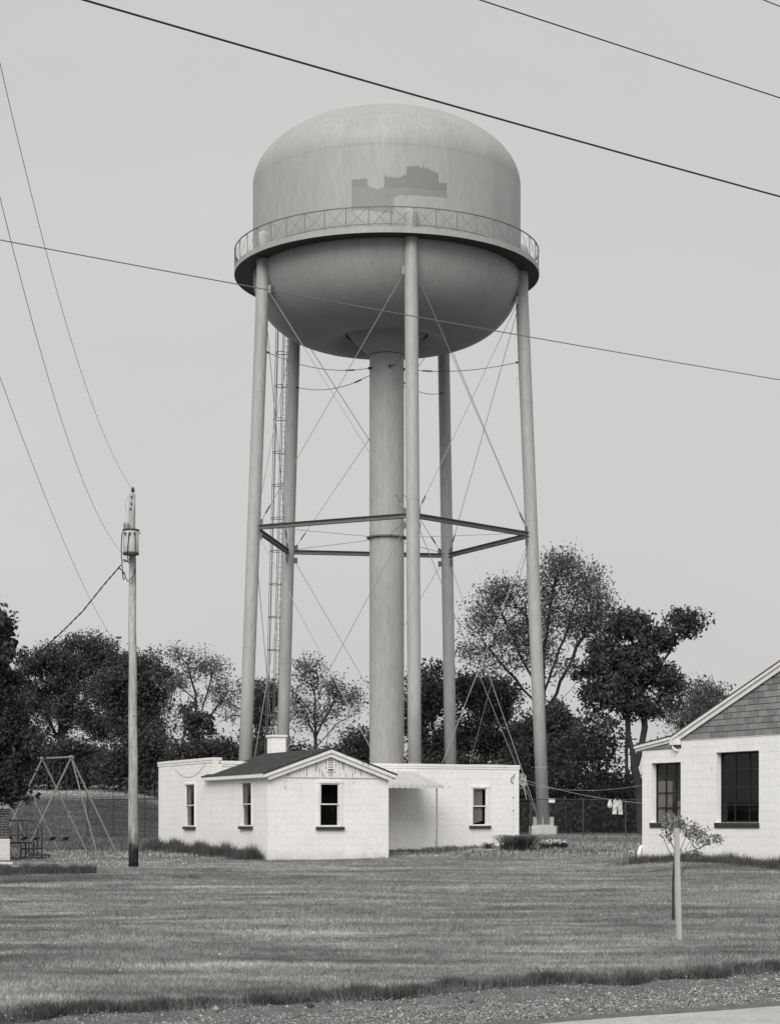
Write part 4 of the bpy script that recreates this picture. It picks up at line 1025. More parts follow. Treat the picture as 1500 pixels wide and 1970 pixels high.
def leaves_np(name, cen, sig, n, size, m, parent=None, elong=1.7, flat=0, aspect=None):
    """n rhombic leaves round each centre, every one with its own direction"""
    cen = np.asarray(cen, float); K = len(cen)*n
    c = np.repeat(cen, n, 0)+np.clip(RNG.normal(0, 1, (K, 3)), -1.7, 1.7)*np.repeat(np.broadcast_to(np.asarray(sig, float), (len(cen), 3)), n, 0)
    d1 = RNG.normal(0, 1, (K, 3)); d1[:, 2] -= .35; d1 /= np.linalg.norm(d1, axis=1)[:, None]
    d2 = np.cross(d1, RNG.normal(0, 1, (K, 3))); d2 /= np.linalg.norm(d2, axis=1)[:, None]
    if flat: d2[:, 2] *= 1-flat; d1[:, 2] *= 1-flat
    L = (size*np.clip(RNG.lognormal(-.05, .35, K), .45, 2.0))[:, None]
    V = np.stack([c-d1*L*elong/2, c+d2*L/2, c+d1*L*elong/2, c-d2*L/2], 1)
    return np_mesh(name, V.reshape(-1, 3), np.arange(4*K).reshape(-1, 4), m, parent)
cs = []
for (cx_, cy_, rx, ry, k) in ((1297, 1584, 20, 13, 48), (1318, 1595, 22, 14, 28), (1345, 1606, 22, 10, 26), (1372, 1616, 16, 6, 16), (1290, 1604, 12, 12, 12), (1328, 1642, 16, 5, 9), (1350, 1618, 20, 8, 14), (1282, 1612, 8, 10, 7)):
    for _ in range(k):
        a_ = random.uniform(0, 2*pi); r = sqrt(random.random()); q = at(cx_+rx*r*cos(a_), cy_+ry*r*sin(a_), Yp+random.uniform(-.25, .3)); cs.append(tuple(q))
leaves_np('foliage', cs, .035, 6, .027, 'leaf_sapling', sp)

# ---------------------------------------------------------------- swing set and steps
Yw = 60.; w0 = Vector(((137-CX)/F*Yw, Yw, EYE+(HZ-1457)/F*Yw)); gw = gz(w0.x, w0.y)
sw = empty('swing_set', (w0.x, w0.y, gw), 'tall tubular steel swing set with leaning legs, left of the utility pole', 'swing set')
e_b = Vector((-.65, .76, 0)); e_l = Vector((.985, .17, 0)); bay = 1.75
MB().path([w0, w0+e_b*bay*3.2], .032, 10).build('top_bar', 'swing_steel', sw)
for i in range(4):
    ap = w0+e_b*bay*i
    for sgn in (-1, 1):
        ft = ap+e_l*sgn*1.45; ft.z = gz(ft.x, ft.y)-.05
        MB().path([ap+Vector((0, 0, -.01)), ft], .026, 8).build('leg', 'swing_steel', sw)
    MB().path([ap-e_b*.09, ap+e_b*.09], .055, 10).build('joint_fitting', 'swing_steel', sw)
ft = w0-e_b*.9+e_l*.35; ft.z = gz(ft.x, ft.y)-.05; MB().path([w0, ft], .021, 8).build('leg', 'swing_steel', sw)
for b_ in range(3):
    for f_ in (.28, .72):
        c = w0+e_b*bay*(b_+f_); lab = 'hanging belt swing seat on two chains'
        zs_ = gw+.42; tpz = c.z
        swg = MB(); n = 10; P0 = []
        for j in range(n+1):
            u_ = -1+2*j/n; P0.append(c+e_b*.22*u_)
        for j in range(n+1): P0[j].z = zs_+.10*(2*j/n-1)**2+.02
        m = MB(); vs = []
        for p in P0: vs += [p-e_l*.08, p+e_l*.08, p+e_l*.08+Vector((0, 0, .02)), p-e_l*.08+Vector((0, 0, .02))]
        fs = []
        for j in range(n): k = j*4; fs += [(k, k+1, k+5, k+4), (k+3, k+7, k+6, k+2), (k, k+4, k+7, k+3), (k+1, k+2, k+6, k+5)]
        m.add(vs, fs); seat = m.build('swing_seat', 'dark_steel', sw)
        for u_ in (-1, 1): MB().path([P0[0 if u_ < 0 else -1], c+e_b*.18*u_], .007, 5).build('chain', 'dark_steel', seat)
        
Yt = 57.0
stp = empty('metal_steps', ((60-CX)/F*Yt, Yt, gz((60-CX)/F*Yt, Yt)), 'dark steel steps with a tube handrail beside the brick house', 'steps')
def T3(px, py, dy=0): 
    q = at(px, py, Yt); q.y += dy; return q
for dy in (0, .75):
    MB().path([T3(72, 1656, dy), T3(72, 1592, dy), T3(59.5, 1579, dy), T3(14, 1579, dy)], .022, 8).build('handrail', 'dark_steel', stp)
    MB().path([T3(72, 1607, dy), T3(14, 1607, dy)], .014, 6).build('mid_rail', 'dark_steel', stp)
    for x in (35, 44): MB().path([T3(x, 1620, dy), T3(x, 1579, dy)], .012, 6).build('baluster', 'dark_steel', stp)
    for x, y0 in ((40, 1623), (56, 1623), (86.5, 1646)): MB().path([T3(x, 1656, dy), T3(x, y0, dy)], .02, 6).build('leg', 'dark_steel', stp)
    MB().path([T3(50, 1645, dy), T3(57, 1630, dy)], .012, 6).build('brace', 'dark_steel', stp)
for (x0_, x1_, y_) in ((14, 57, 1622), (40, 71, 1633.5), (56, 87, 1645.5)):
    a_, b_ = T3(x0_, y_), T3(x1_, y_); MB().box(((a_.x+b_.x)/2, Yt+.375, a_.z), (b_.x-a_.x, .78, .05)).build('tread', 'dark_steel', stp)

# ---------------------------------------------------------------- chain-link fences
def fence(label, A, B, posts, hgt=1.95, mid=False, barbed=False, pitch=.085):
    A = Vector(A); B = Vector(B); L = (B-A).length; t = (B-A)/L
    fo = empty('chain_link_fence', (A.x, A.y, gz(A.x, A.y)), label, 'fence', 'chain link fences of the tower yard')
    def pt(s, h): q = A+t*s; return Vector((q.x, q.y, gz(q.x, q.y)+h))
    for s in posts: MB().path([pt(s, -.2), pt(s, hgt+.03)], .038, 8).build('post', 'dark_steel', fo)
    ss = list(np.linspace(0, L, 14))
    MB().path([pt(s, hgt) for s in ss], .022, 6).build('top_rail', 'fence_wire', fo)
    if mid: MB().path([pt(s, hgt*.5) for s in ss], .02, 6).build('mid_rail', 'dark_steel', fo)
    if barbed:
        for j in range(3): MB().path([pt(s, hgt+.12+.13*j)+Vector((.0, -.1*j, 0)) for s in ss], .006, 4).build('barbed_wire', 'fence_wire', fo)
        for s in posts: MB().path([pt(s, hgt), pt(s, hgt+.42)+Vector((0, -.24, 0))], .02, 5).build('wire_arm', 'dark_steel', fo)
    m = MB(); s = -hgt
    while s < L:                             # two families of slanting wires
        for sg in (1, -1):
            p0, p1 = (s, 0.05), (s+hgt, hgt)
            if p0[0] < 0: p0 = (0, .05-s)
            if p1[0] > L: p1 = (L, hgt-(s+hgt-L))
            if sg < 0: p0, p1 = (L-p0[0], p0[1]), (L-p1[0], p1[1])
            if abs(p1[0]-p0[0]) > .05: m.path([pt(*p0), pt(*p1)], .0028, 3, cap=False)
        s += pitch
    tag(m.build('mesh_wire', 'fence_wire', fo), kind='stuff'); return fo
fa = Vector(((998-CX)/F*99.5, 99.5, 0)); fb = fa+Vector((10.5, 2.2, 0)); Lf = (fb-fa).length
fence('chain link fence in front of the tower foot, right of the long white building', fa, fb, [.62, 3.45, 5.75, 8.4])
fc = Vector(((1000-CX)/F*124, 124, 0)); fd = fc+Vector((13, 1.5, 0))
fence('rear run of chain link fence behind the tower foot', fc, fd, [.8, 3.0, 5.6, 8.2, 11], barbed=False, pitch=.12)
ga = Vector(((168-CX)/F*99, 99, 0)); gb = Vector((-9.2, 89.8, 0))
fence('dark chain link fence with barbed wire between the pole and the white building', ga, gb, [0.04, 3.0, 5.5, 6.4, 9.5], mid=True, barbed=True)
fence('low chain link run along the foot of the hill behind the swing set', Vector((-9.5, 100.5, 0)), ga+Vector((.2, .3, 0)), [1, 4], pitch=.1, barbed=True)

# ---------------------------------------------------------------- clothesline and laundry
ca0 = Vector(FR.P(aR+.02, bF+.1, EYE+1.56)); cb0 = Vector(FW.P(-.02, .05, EYE+(HZ-1546)/F*50))
def cl(f_, sag=.12):
    q = ca0.lerp(cb0, f_); q.z -= sag*4*f_*(1-f_); return q
tag(MB().path([cl(i/24) for i in range(25)], .0042, 5).build('clothesline', 'cloth_white'), 'pale clothesline sagging from the long building corner, with laundry near the right building', 'clothesline')
c2 = Vector(FW.P(-.02, .05, EYE+(HZ-1511)/F*50)); c1 = ca0+Vector((0, 0, -.12))
P = []
for i in range(25):
    q = c1.lerp(c2, i/24); q.z -= .22*4*(i/24)*(1-i/24); P.append(q)
tag(MB().path(P, .0035, 5).build('clothesline', 'cloth_white'), 'empty second clothesline above the laundry, rising to the right building', 'clothesline')
m = MB()                                     # bundle of rope and pulleys on the corner
bun = empty('rope_bundle', tuple(ca0), 'tangle of rope and pulleys hung on the corner of the long building', 'rope')
for k in range(9):
    P = []; r = random.uniform(.06, .16); o_ = ca0+Vector((.14+random.uniform(-.08, .1), random.uniform(-.1, .1), random.uniform(-.2, .06))); ax = random.uniform(0, pi)
    for i in range(13): q = 2*pi*i/12; P.append(o_+Vector((r*cos(q)*cos(ax), r*cos(q)*sin(ax), r*sin(q)*1.2)))
    MB().path(P, .012, 5).build('rope_coil', 'curtain', bun)
MB().path([ca0+Vector((.15, 0, 0)), ca0+Vector((.2, .02, -.35)), ca0+Vector((.3, .03, -.75))], [.03, .02, .01], 6).build('rope_tail', 'curtain', bun)
MB().path([ca0+Vector((-.05, 0, .02)), ca0+Vector((.12, 0, .02))], .02, 6).build('hook', 'dark_steel', bun)
def on_line(px):
    best = min(range(2001), key=lambda i: abs(CX+F*cl(i/2000).x/cl(i/2000).y-px)); return cl(best/2000)
q = on_line(1173); e = (cb0-ca0).normalized()
m = MB(); k = 14; ring = []
prof_ = [(0, .015), (.04, .035), (.10, .06), (.17, .075), (.22, .06), (.24, .015)]
for (dz, r) in prof_:
    for j in range(k): a_ = 2*pi*j/k; m.v.append((q.x+r*cos(a_), q.y+r*sin(a_)*.7, q.z-dz+.01*sin(3*a_)))
for i in range(len(prof_)-1):
    for j in range(k): m.f.append((i*k+j, i*k+(j+1) % k, (i+1)*k+(j+1) % k, (i+1)*k+j))
bag = m.build('clothespin_bag', 'cloth_white', smooth=True); tag(bag, 'small white bag hanging from the clothesline left of the shorts', 'bag')
q = on_line(1187.5); ww = .115; m = MB(); n = 12
e3 = Vector((.93, -.36, -.04)); nrm = Vector((.36, .93, 0))
def shp(u_, v_):                             # shorts: waist at the line, two legs below
    fold = .018*sin(u_*9)+.012*sin(v_*14+u_*4); return q+e3*(u_*ww*(1+.25*v_))+nrm*fold+Vector((0, 0, -v_*.38))
for half in (-1, 1):
    for i in range(6):
        for j in range(8):
            u0, u1 = i/6, (i+1)/6; v0_, v1_ = j/8, (j+1)/8
            if v0_ >= .5:
                u0, u1 = .12+u0*.88, .12+u1*.88
            a = [shp(half*u0, v0_), shp(half*u1, v0_), shp(half*u1, v1_), shp(half*u0, v1_)]; b = [p+nrm*.03 for p in a]
            m.add(a+b, [(0, 1, 2, 3), (7, 6, 5, 4), (0, 4, 5, 1), (2, 6, 7, 3)])
tag(m.build('shorts', 'cloth_white'), 'pair of pale shorts pegged on the clothesline', 'shorts')
for px in (1183.5, 1191.5):
    q2 = on_line(px); tag(MB().box((q2.x, q2.y, q2.z), (.02, .03, .09)).build('clothespin', 'curtain'), 'small clothespin holding the %s end of the pale shorts waistband' % ('left' if px < 1187 else 'right'), 'clothespin', 'clothespins on the line')

# ---------------------------------------------------------------- tall grass, weeds and border plants
def onF(fr, a0, a1, b0, b1): return lambda u_, v_: fr.P(a0+(a1-a0)*u_, b0+(b1-b0)*v_, 0)[:2]
patch('tall_grass', 'dark unmown grass along the left wall of the long white building', 'grass', lambda u_, v_: FL.P(.15+9.9*u_, -.03-.34*abs(RNG.normal())*(.7+.3*sin(u_*23)), 0)[:2], 12000, .40, .013)
patch('tall_grass', 'dark strip of unmown grass at the left edge in front of the brick house', 'grass', lambda u_, v_: (lambda Yv: ((-40+225*u_**1.25-CX)/F*Yv, Yv))(46+1.0*RNG.normal()*(1-.6*u_)), 21000, .21, .010)
patch('tall_grass', 'weeds and grass along the foot of the right white building', 'grass', lambda u_, v_: FW.P(-.2+6.8*u_, -.02-.28*abs(RNG.normal()), 0)[:2], 9000, .24, .011)
patch('tall_grass', 'small dark tuft of grass in the lawn left of the centre', 'grass', lambda u_, v_: (lambda Yv: ((330+55*u_-CX)/F*Yv, Yv))(42.5+.9*RNG.normal()*.4), 700, .09, .008)
patch('weeds', 'low weeds beside the porch slab', 'weeds', onF(FR, aw+.05, 8.3, 3.3, 4.0), 1800, .16, .02)
patch('weeds', 'dark weeds at the foot of the gabled wing by the porch', 'weeds', onF(FR, aw+.03, aw+.75, 2.2, 3.9), 1400, .28, .03)
patch('weeds', 'thin weeds on the ground along the main front wall', 'weeds', onF(FR, 8.2, aR, bF-.5, bF-.02), 2200, .16, .014, 'tall_blade_dry')
patch('field_edge', 'pale dry grass strip in front of the tower fence', 'grass', lambda u_, v_: (lambda Yv: ((1010+225*u_-CX)/F*Yv, Yv))(78+10*v_), 5000, .22, .03, 'tall_blade_dry')
def clump(px, Yv, n, h, sp_, m, label, name='daylily_clump', cat='plant', wd=.022):
    cx_, cy_ = (px-CX)/F*Yv, Yv; ro = empty(name, (cx_, cy_, gz(cx_, cy_)), label, cat); b = MB()
    for _ in range(n):
        r = abs(random.gauss(0, .4))*sp_; a_ = random.uniform(0, 2*pi); x0_, y0_ = cx_+r*cos(a_)*.6, cy_+r*sin(a_)*.6; hh_ = h*random.uniform(.6, 1.15); ln = hh_*random.uniform(.35, .95); d_ = Vector((cos(a_+random.gauss(0, .5)), sin(a_+random.gauss(0, .5)), 0)); s_ = Vector((-d_.y, d_.x, 0)); zz = gz(x0_, y0_); L_ = []; 
        for i in range(6):
            t = i/5; c_ = Vector((x0_, y0_, zz))+d_*ln*t**1.5+Vector((0, 0, hh_*(1.75*t-1.15*t*t) if t < .99 else hh_*.52)); wv = wd*(1-t)**.6*.5+.001; L_ += [c_-s_*wv, c_+s_*wv]
        b.add(L_, [(2*i, 2*i+1, 2*i+3, 2*i+2) for i in range(5)])
    b.build('foliage', m, ro); return ro
clump(985, 63.5, 420, .72, .75, 'tall_blade', 'big dark clump of arching leaves at the right corner of the long building')
clump(1010, 63.8, 420, .66, .7, 'tall_blade', 'dark clump of arching leaves just outside the building corner')
clump(940, 64.2, 60, .36, .3, 'tall_blade', 'small spiky plant at the foot of the main front wall')
for px, Yv, lb_ in ((1048, 65, 'white flowering plant nearest the dark leaf clumps'), (1066, 65.5, 'low white flowering plant in the middle of the row before the fence'), (1082, 66, 'white flowering plant at the right end of the row before the fence')):
    ro = clump(px, Yv, 120, .3, .4, 'leaf_mid', lb_, 'flowering_plant', 'plant', .03)
    cs = [(ro.location.x+random.gauss(0, .2), ro.location.y+random.gauss(0, .15), ro.location.z+random.uniform(.15, .32)) for _ in range(22)]
    tag(leaves_np('petals', cs, .012, 3, .035, 'flower', ro, 1), kind='stuff')
# pale debris by the main wall and lane
for i, (px, py, Yv, s_, lb_) in enumerate(((926, 1631, 64.2, (.55, .05, .03), 'pale stick lying on the grass below the main window'), (942, 1635, 63.8, (.5, .05, .03), 'second pale stick on the grass beside the small spiky plant'), (1213, 1632, 62, (.14, .1, .05), 'scrap of white paper on the worn drive'), (8, 1668, 52, (.5, .12, .06), 'white board lying in the grass at the left edge'))):
    q = at(px, py, Yv); g_ = gz(q.x, Yv); a_ = (.3, -.45, .2, -.1)[i]; m = MB(); cc, ss_ = cos(a_), sin(a_)
    p = [(q.x+cc*x_-ss_*y_, Yv+ss_*x_+cc*y_) for x_, y_ in ((-s_[0]/2, -s_[1]/2), (s_[0]/2, -s_[1]/2), (s_[0]/2*.8, s_[1]/2), (-s_[0]/2, s_[1]/2))]
    m.hexa([(x_, y_, g_+.01) for x_, y_ in p]+[(x_, y_, g_+.02+s_[2]) for x_, y_ in p]); tag(m.build('stick' if i < 2 else 'scrap', 'cloth_white' if i > 1 else 'curtain', bevel=.005), lb_, 'debris')

# ---------------------------------------------------------------- trees
def tubes(name, P0, P1, R0, R1, m, parent, n=5):
    P0, P1 = np.asarray(P0), np.asarray(P1); d_ = P1-P0; d_ /= np.linalg.norm(d_, axis=1)[:, None]+1e-9
    ref = np.where(np.abs(d_[:, 2:3]) > .9, [[1., 0, 0]], [[0, 0, 1.]]); s1 = np.cross(d_, ref); s1 /= np.linalg.norm(s1, axis=1)[:, None]; s2 = np.cross(s1, d_)
    q = np.arange(n)*2*pi/n; cq, sq_ = np.cos(q)[None, :, None], np.sin(q)[None, :, None]
    ra_ = s1[:, None]*cq+s2[:, None]*sq_; P1 = P1+d_*(R1[:, None]*.3)
    V = np.concatenate([P0[:, None]+ra_*R0[:, None, None], P1[:, None]+ra_*R1[:, None, None]], 1); K = len(P0)
    f = np.array([(j, (j+1) % n, (j+1) % n+n, j+n) for j in range(n)]); Fx = (f[None]+np.arange(K)[:, None, None]*2*n).reshape(-1, 4)
    return np_mesh(name, V.reshape(-1, 3), Fx, m, parent, smooth=True)

def tree(label, basepx, Yv, trunks, blobs, leafm, nl=14, ls=.16, sig=.35, dens=1.0, r_tip=.02, cat='tree', name='tree', group=None, seed=1, shell=.35, droop=0, twigs=2, basez=None, depth=.8, clumpy=1.0, shrink=1.0):
    """trunks: polylines in photo columns/rows; blobs: crown masses (cx, cy, rx, ry, n clusters); everything is set out in metres round the base"""
    rg = np.random.default_rng(seed); k = Yv/F
    bx, by = (basepx-CX)*k, Yv; bz = gz(bx, by) if basez is None else basez
    ro = empty(name, (bx, by, bz), label, cat, group)
    def W3(px, py, dy=0): return np.array([(px-CX)*k, Yv+dy, EYE+(HZ-py)*k])
    nodes_, par, plen = [], [], []
    for tl in trunks:
        pv = None; pts = [W3(*p) for p in tl]
        if tl[0][1] is None: pass
        pts[0][2] = min(pts[0][2], bz) if len(trunks) == 1 or tl is trunks[0] else pts[0][2]
        for i in range(len(pts)-1):
            m_ = max(2, int(np.linalg.norm(pts[i+1]-pts[i])/.8))
            for j in range(m_+1):
                if i and j == 0: continue
                p = pts[i]*(1-j/m_)+pts[i+1]*(j/m_)+rg.normal(0, .05, 3)*(1 if 0 < j < m_ else 0)
                if pv is None and nodes_ and tl is not trunks[0]:
                    pv = int(np.argmin(np.linalg.norm(np.array(nodes_)-p, axis=1)))
                nodes_.append(p); par.append(-1 if pv is None else pv); plen.append(0 if pv is None else plen[pv]+.5); pv = len(nodes_)-1
    shr = lambda q_: max(q_*k-(.9*sig+.45*clumpy)*shrink, .3*q_*k)
    ntr = len(nodes_); cl_ = []; csz = []
    for (cx_, cy_, rx, ry, n) in blobs:
        n = int(n*dens)
        d_ = rg.normal(0, 1, (n, 3)); d_ /= np.linalg.norm(d_, axis=1)[:, None]; r = rg.uniform(shell, 1, n)**.6
        lump = 1+.22*np.sin(d_[:, 0]*5+seed)*np.sin(d_[:, 2]*6+cx_)
        q = d_*(r*lump)[:, None]*np.array([shr(rx), shr(min(rx, ry))*depth, shr(ry)])
        nsub = max(3, n//5); own = rg.integers(0, nsub, n)          # leaf masses gather into boughs with gaps between
        q = q[own]+rg.normal(0, 1, (n, 3))*np.array([.6, .6, .34])*clumpy; cl_.append(q+W3(cx_, cy_))
    cl_ = np.concatenate(cl_); cl_ = cl_[cl_[:, 2] > bz+.2]
    fork = np.array(nodes_[ntr-1]) if len(trunks) == 1 else np.mean([W3(*t[-1]) for t in trunks], 0)
    order = np.argsort(np.linalg.norm(cl_-fork, axis=1)); A = np.zeros((ntr+len(cl_)*4+10, 3)); A[:ntr] = nodes_; PLn = np.zeros(len(A)); PLn[:ntr] = plen; cnt = ntr; PR = list(par); tips = []
    for ci in order:
        c = cl_[ci]; dist = np.linalg.norm(A[:cnt]-c, axis=1); up = np.maximum(0, A[:cnt, 2]-c[2])
        low = (np.arange(cnt) < ntr)*np.maximum(0, (bz+.35*(c[2]-bz))-A[:cnt, 2])
        j = int(np.argmin(dist+.28*PLn[:cnt]+.7*up+low)); p = A[j].copy(); L_ = dist[j]; m_ = 2 if L_ < 1.5 else 3; pj = j
        for i in range(1, m_+1):
            t = i/m_; qn = p*(1-t)+c*t; 
            if i < m_: qn = qn+rg.normal(0, .07*L_, 3)+np.array([0, 0, .05*L_])
            A[cnt] = qn; PR.append(pj); PLn[cnt] = PLn[pj]+L_/m_; pj = cnt; cnt += 1
        tips.append(pj)
    load = np.zeros(cnt); load[tips] = 1
    for i in range(cnt-1, -1, -1):
        if PR[i] >= 0: load[PR[i]] += load[i]
    rad = r_tip*np.maximum(load, 1)**.46; idx = np.array([i for i in range(cnt) if PR[i] >= 0]); pi_ = np.array(PR)[idx]
    # a trunk keeps its girth down to the ground
    R0 = np.where(pi_ < ntr, np.minimum(rad[pi_], rad[idx]*1.25), np.minimum(rad[pi_], rad[idx]*1.3)); 
    tubes('trunk', A[pi_], A[idx], R0, rad[idx], 'bark', ro, 6)
    tp_ = A[tips]
    if twigs:
        K = len(tips)*twigs; s_ = np.repeat(tp_, twigs, 0); d_ = rg.normal(0, 1, (K, 3))+[0, 0, .35]; d_ /= np.linalg.norm(d_, axis=1)[:, None]; e_ = s_+d_*sig*rg.uniform(1.0, 2.0, (K, 1))
        tubes('twigs', s_, e_, np.full(K, r_tip*.7), np.full(K, r_tip*.25), 'bark', ro, 3); tag(bpy.data.objects[-1] if False else ro.children[-1], kind='stuff')
        cen = np.concatenate([tp_, (s_+e_)/2, e_])
    else: cen = tp_
    cen = cen+rg.normal(0, sig*.2, cen.shape)
    st_ = RNG.bit_generator.state
    o = leaves_np('foliage', cen, (sig, sig, sig*.8), nl, ls, leafm, ro); tag(o, kind='stuff')
    return ro
gT = 'trees beyond the tower yard'
tree('large dark broadleaf tree left of the utility pole, behind the swing set', 118, 163, [[(118, 1512), (118, 1440), (115, 1380)], [(118, 1420), (150, 1370)], [(118, 1430), (85, 1370)]],
     [(112, 1285, 62, 78, 90), (58, 1318, 40, 80, 50), (165, 1262, 50, 55, 60), (95, 1385, 80, 70, 70), (165, 1340, 50, 60, 40), (208, 1275, 46, 52, 50), (190, 1400, 40, 50, 30)], 'leaf_dark', 21, .12, .38, 1.0, .022, group=gT, seed=3)
tree('dark round-crowned tree directly behind the utility pole', 262, 158, [[(262, 1512), (260, 1440), (258, 1390)], [(260, 1440), (290, 1380)]],
     [(255, 1310, 62, 62, 90), (298, 1330, 34, 55, 60), (215, 1345, 45, 70, 50), (265, 1390, 62, 50, 60)], 'leaf_dark', 26, .12, .42, 1.3, .022, group=gT, seed=4)
tree('thin-leaved tree with an ivy-covered trunk between the pole and the tower', 381, 150, [[(381, 1500), (380, 1420), (377, 1335), (360, 1275)], [(379, 1400), (400, 1330), (412, 1280)], [(378, 1350), (345, 1320), (325, 1300)], [(381, 1420), (410, 1370), (440, 1330)]],
     [(350, 1262, 20, 30, 24), (385, 1290, 30, 40, 24), (412, 1285, 18, 30, 20), (435, 1325, 22, 30, 20), (338, 1310, 26, 25, 20), (400, 1350, 50, 35, 26), (350, 1370, 35, 30, 12), (440, 1370, 28, 30, 12)], 'leaf_pale', 7, .10, .30, .9, .016, group=gT, seed=5)
tree('ivy column grown round the trunk of the thin-leaved tree', 379, 149.6, [[(380, 1500), (379, 1345)]], [(380, 1400, 10, 55, 40), (380, 1450, 16, 40, 30)], 'leaf_dark', 10, .16, .2, 1, .01, cat='ivy', name='ivy', seed=6)
tree('dark narrow tree between the two left tower legs', 513, 152, [[(513, 1500), (513, 1330)]], [(510, 1350, 22, 65, 50), (498, 1430, 26, 50, 40), (530, 1440, 25, 50, 30)], 'leaf_dark', 22, .12, .4, 1.1, .02, group=gT, seed=7)
tree('open-crowned tree framed between the rear left leg and the thick centre pipe', 607, 140, [[(607, 1500), (607, 1400), (604, 1330)], [(607, 1420), (632, 1370), (655, 1330)], [(607, 1430), (585, 1370)], [(609, 1460), (628, 1440), (632, 1360)], [(607, 1440), (650, 1390), (690, 1370)]],
     [(600, 1292, 32, 34, 34), (574, 1340, 22, 50, 26), (640, 1325, 38, 34, 32), (680, 1340, 26, 40, 24), (625, 1370, 70, 45, 40), (560, 1390, 30, 30, 12)], 'leaf_pale', 6, .10, .36, 1, .014, group=gT, seed=8)
tree('dark tree between the centre pipe and the rear right leg', 838, 138, [[(838, 1560), (836, 1420)]], [(832, 1330, 34, 55, 60), (800, 1380, 35, 60, 40), (845, 1430, 45, 60, 50)], 'leaf_dark', 21, .12, .38, 1.0, .022, group=gT, seed=9)
tree('dark spreading tree just right of the rear right leg', 930, 140, [[(930, 1570), (930, 1440), (925, 1380)], [(930, 1450), (965, 1390)]], [(905, 1320, 46, 48, 70), (955, 1350, 45, 60, 60), (920, 1420, 60, 70, 70), (990, 1430, 55, 70, 70)], 'leaf_dark', 21, .12, .38, 1.0, .022, group=gT, seed=10)
tree('dark lower tree behind the front right leg', 1062, 133, [[(1062, 1580), (1060, 1430)]], [(1060, 1400, 60, 55, 70), (1085, 1460, 60, 60, 60), (1020, 1470, 50, 60, 60)], 'leaf_dark', 21, .12, .38, 1.0, .022, group=gT, seed=11)
tree('tallest light-leaved tree, fanning out behind the front right tower leg', 1046, 145, [[(1046, 1560), (1046, 1420), (1040, 1330)], [(1044, 1360), (1046, 1250), (1062, 1150), (1078, 1080)], [(1042, 1340), (1000, 1260), (965, 1180)], [(1046, 1380), (1090, 1290), (1130, 1200), (1150, 1140)], [(1044, 1350), (1020, 1240), (1010, 1160)], [(1048, 1400), (1110, 1310), (1150, 1250)], [(1040, 1360), (975, 1290), (925, 1230)], [(1047, 1330), (1085, 1230), (1110, 1150)]],
     [(1078, 1092, 42, 44, 75), (1130, 1125, 48, 46, 75), (1040, 1140, 40, 50, 50), (960, 1140, 50, 42, 60), (922, 1190, 38, 55, 45), (1000, 1190, 60, 60, 60), (1090, 1190, 70, 60, 80), (1150, 1200, 34, 50, 40), (960, 1260, 65, 55, 55), (1050, 1270, 70, 50, 45), (905, 1260, 28, 40, 20), (1040, 1225, 95, 60, 70), (1150, 1170, 40, 50, 40)], 'leaf_pale', 6, .11, .45, 1.0, .0135, group=gT, seed=12)
tree('dark wind-blown tree with two bare lower stems beside the right building', 1222, 118, [[(1232, 1590), (1226, 1500), (1208, 1420), (1206, 1350), (1215, 1300)], [(1224, 1470), (1240, 1400), (1232, 1330), (1240, 1270)], [(1232, 1340), (1270, 1280), (1300, 1230)], [(1207, 1390), (1170, 1330)]],
     [(1212, 1206, 48, 40, 46), (1310, 1202, 40, 15, 18), (1262, 1236, 34, 34, 24), (1172, 1258, 52, 50, 44), (1240, 1282, 62, 46, 50), (1190, 1330, 62, 50, 40), (1285, 1318, 34, 42, 20), (1140, 1312, 32, 45, 18), (1252, 1375, 48, 36, 18)], 'leaf_dark', 18, .135, .30, 1.0, .020, group=gT, seed=13, shell=.5, clumpy=.85)
tree('pale feathery tree rising above the roof of the right building', 1345, 135, [[(1345, 1560), (1345, 1400), (1350, 1330)], [(1345, 1430), (1320, 1370)]], [(1352, 1340, 28, 38, 40), (1325, 1375, 34, 36, 36), (1375, 1370, 24, 36, 26), (1345, 1400, 50, 35, 36)], 'leaf_pale', 12, .10, .38, 1.1, .014, group=gT, seed=14)
tree('slim dark young tree in the gap left of the right building', 1150, 128, [[(1150, 1590), (1150, 1400)]], [(1150, 1400, 26, 45, 30), (1146, 1450, 45, 40, 34), (1155, 1500, 55, 40, 34), (1110, 1490, 30, 30, 16)], 'leaf_mid', 6, .16, .34, 1, .018, group=gT, seed=15)
tree('slender tree behind the laundry', 1096, 126, [[(1096, 1590), (1094, 1480)]], [(1094, 1440, 26, 40, 24), (1092, 1500, 36, 34, 24)], 'leaf_mid', 6, .16, .34, 1, .016, group=gT, seed=16)
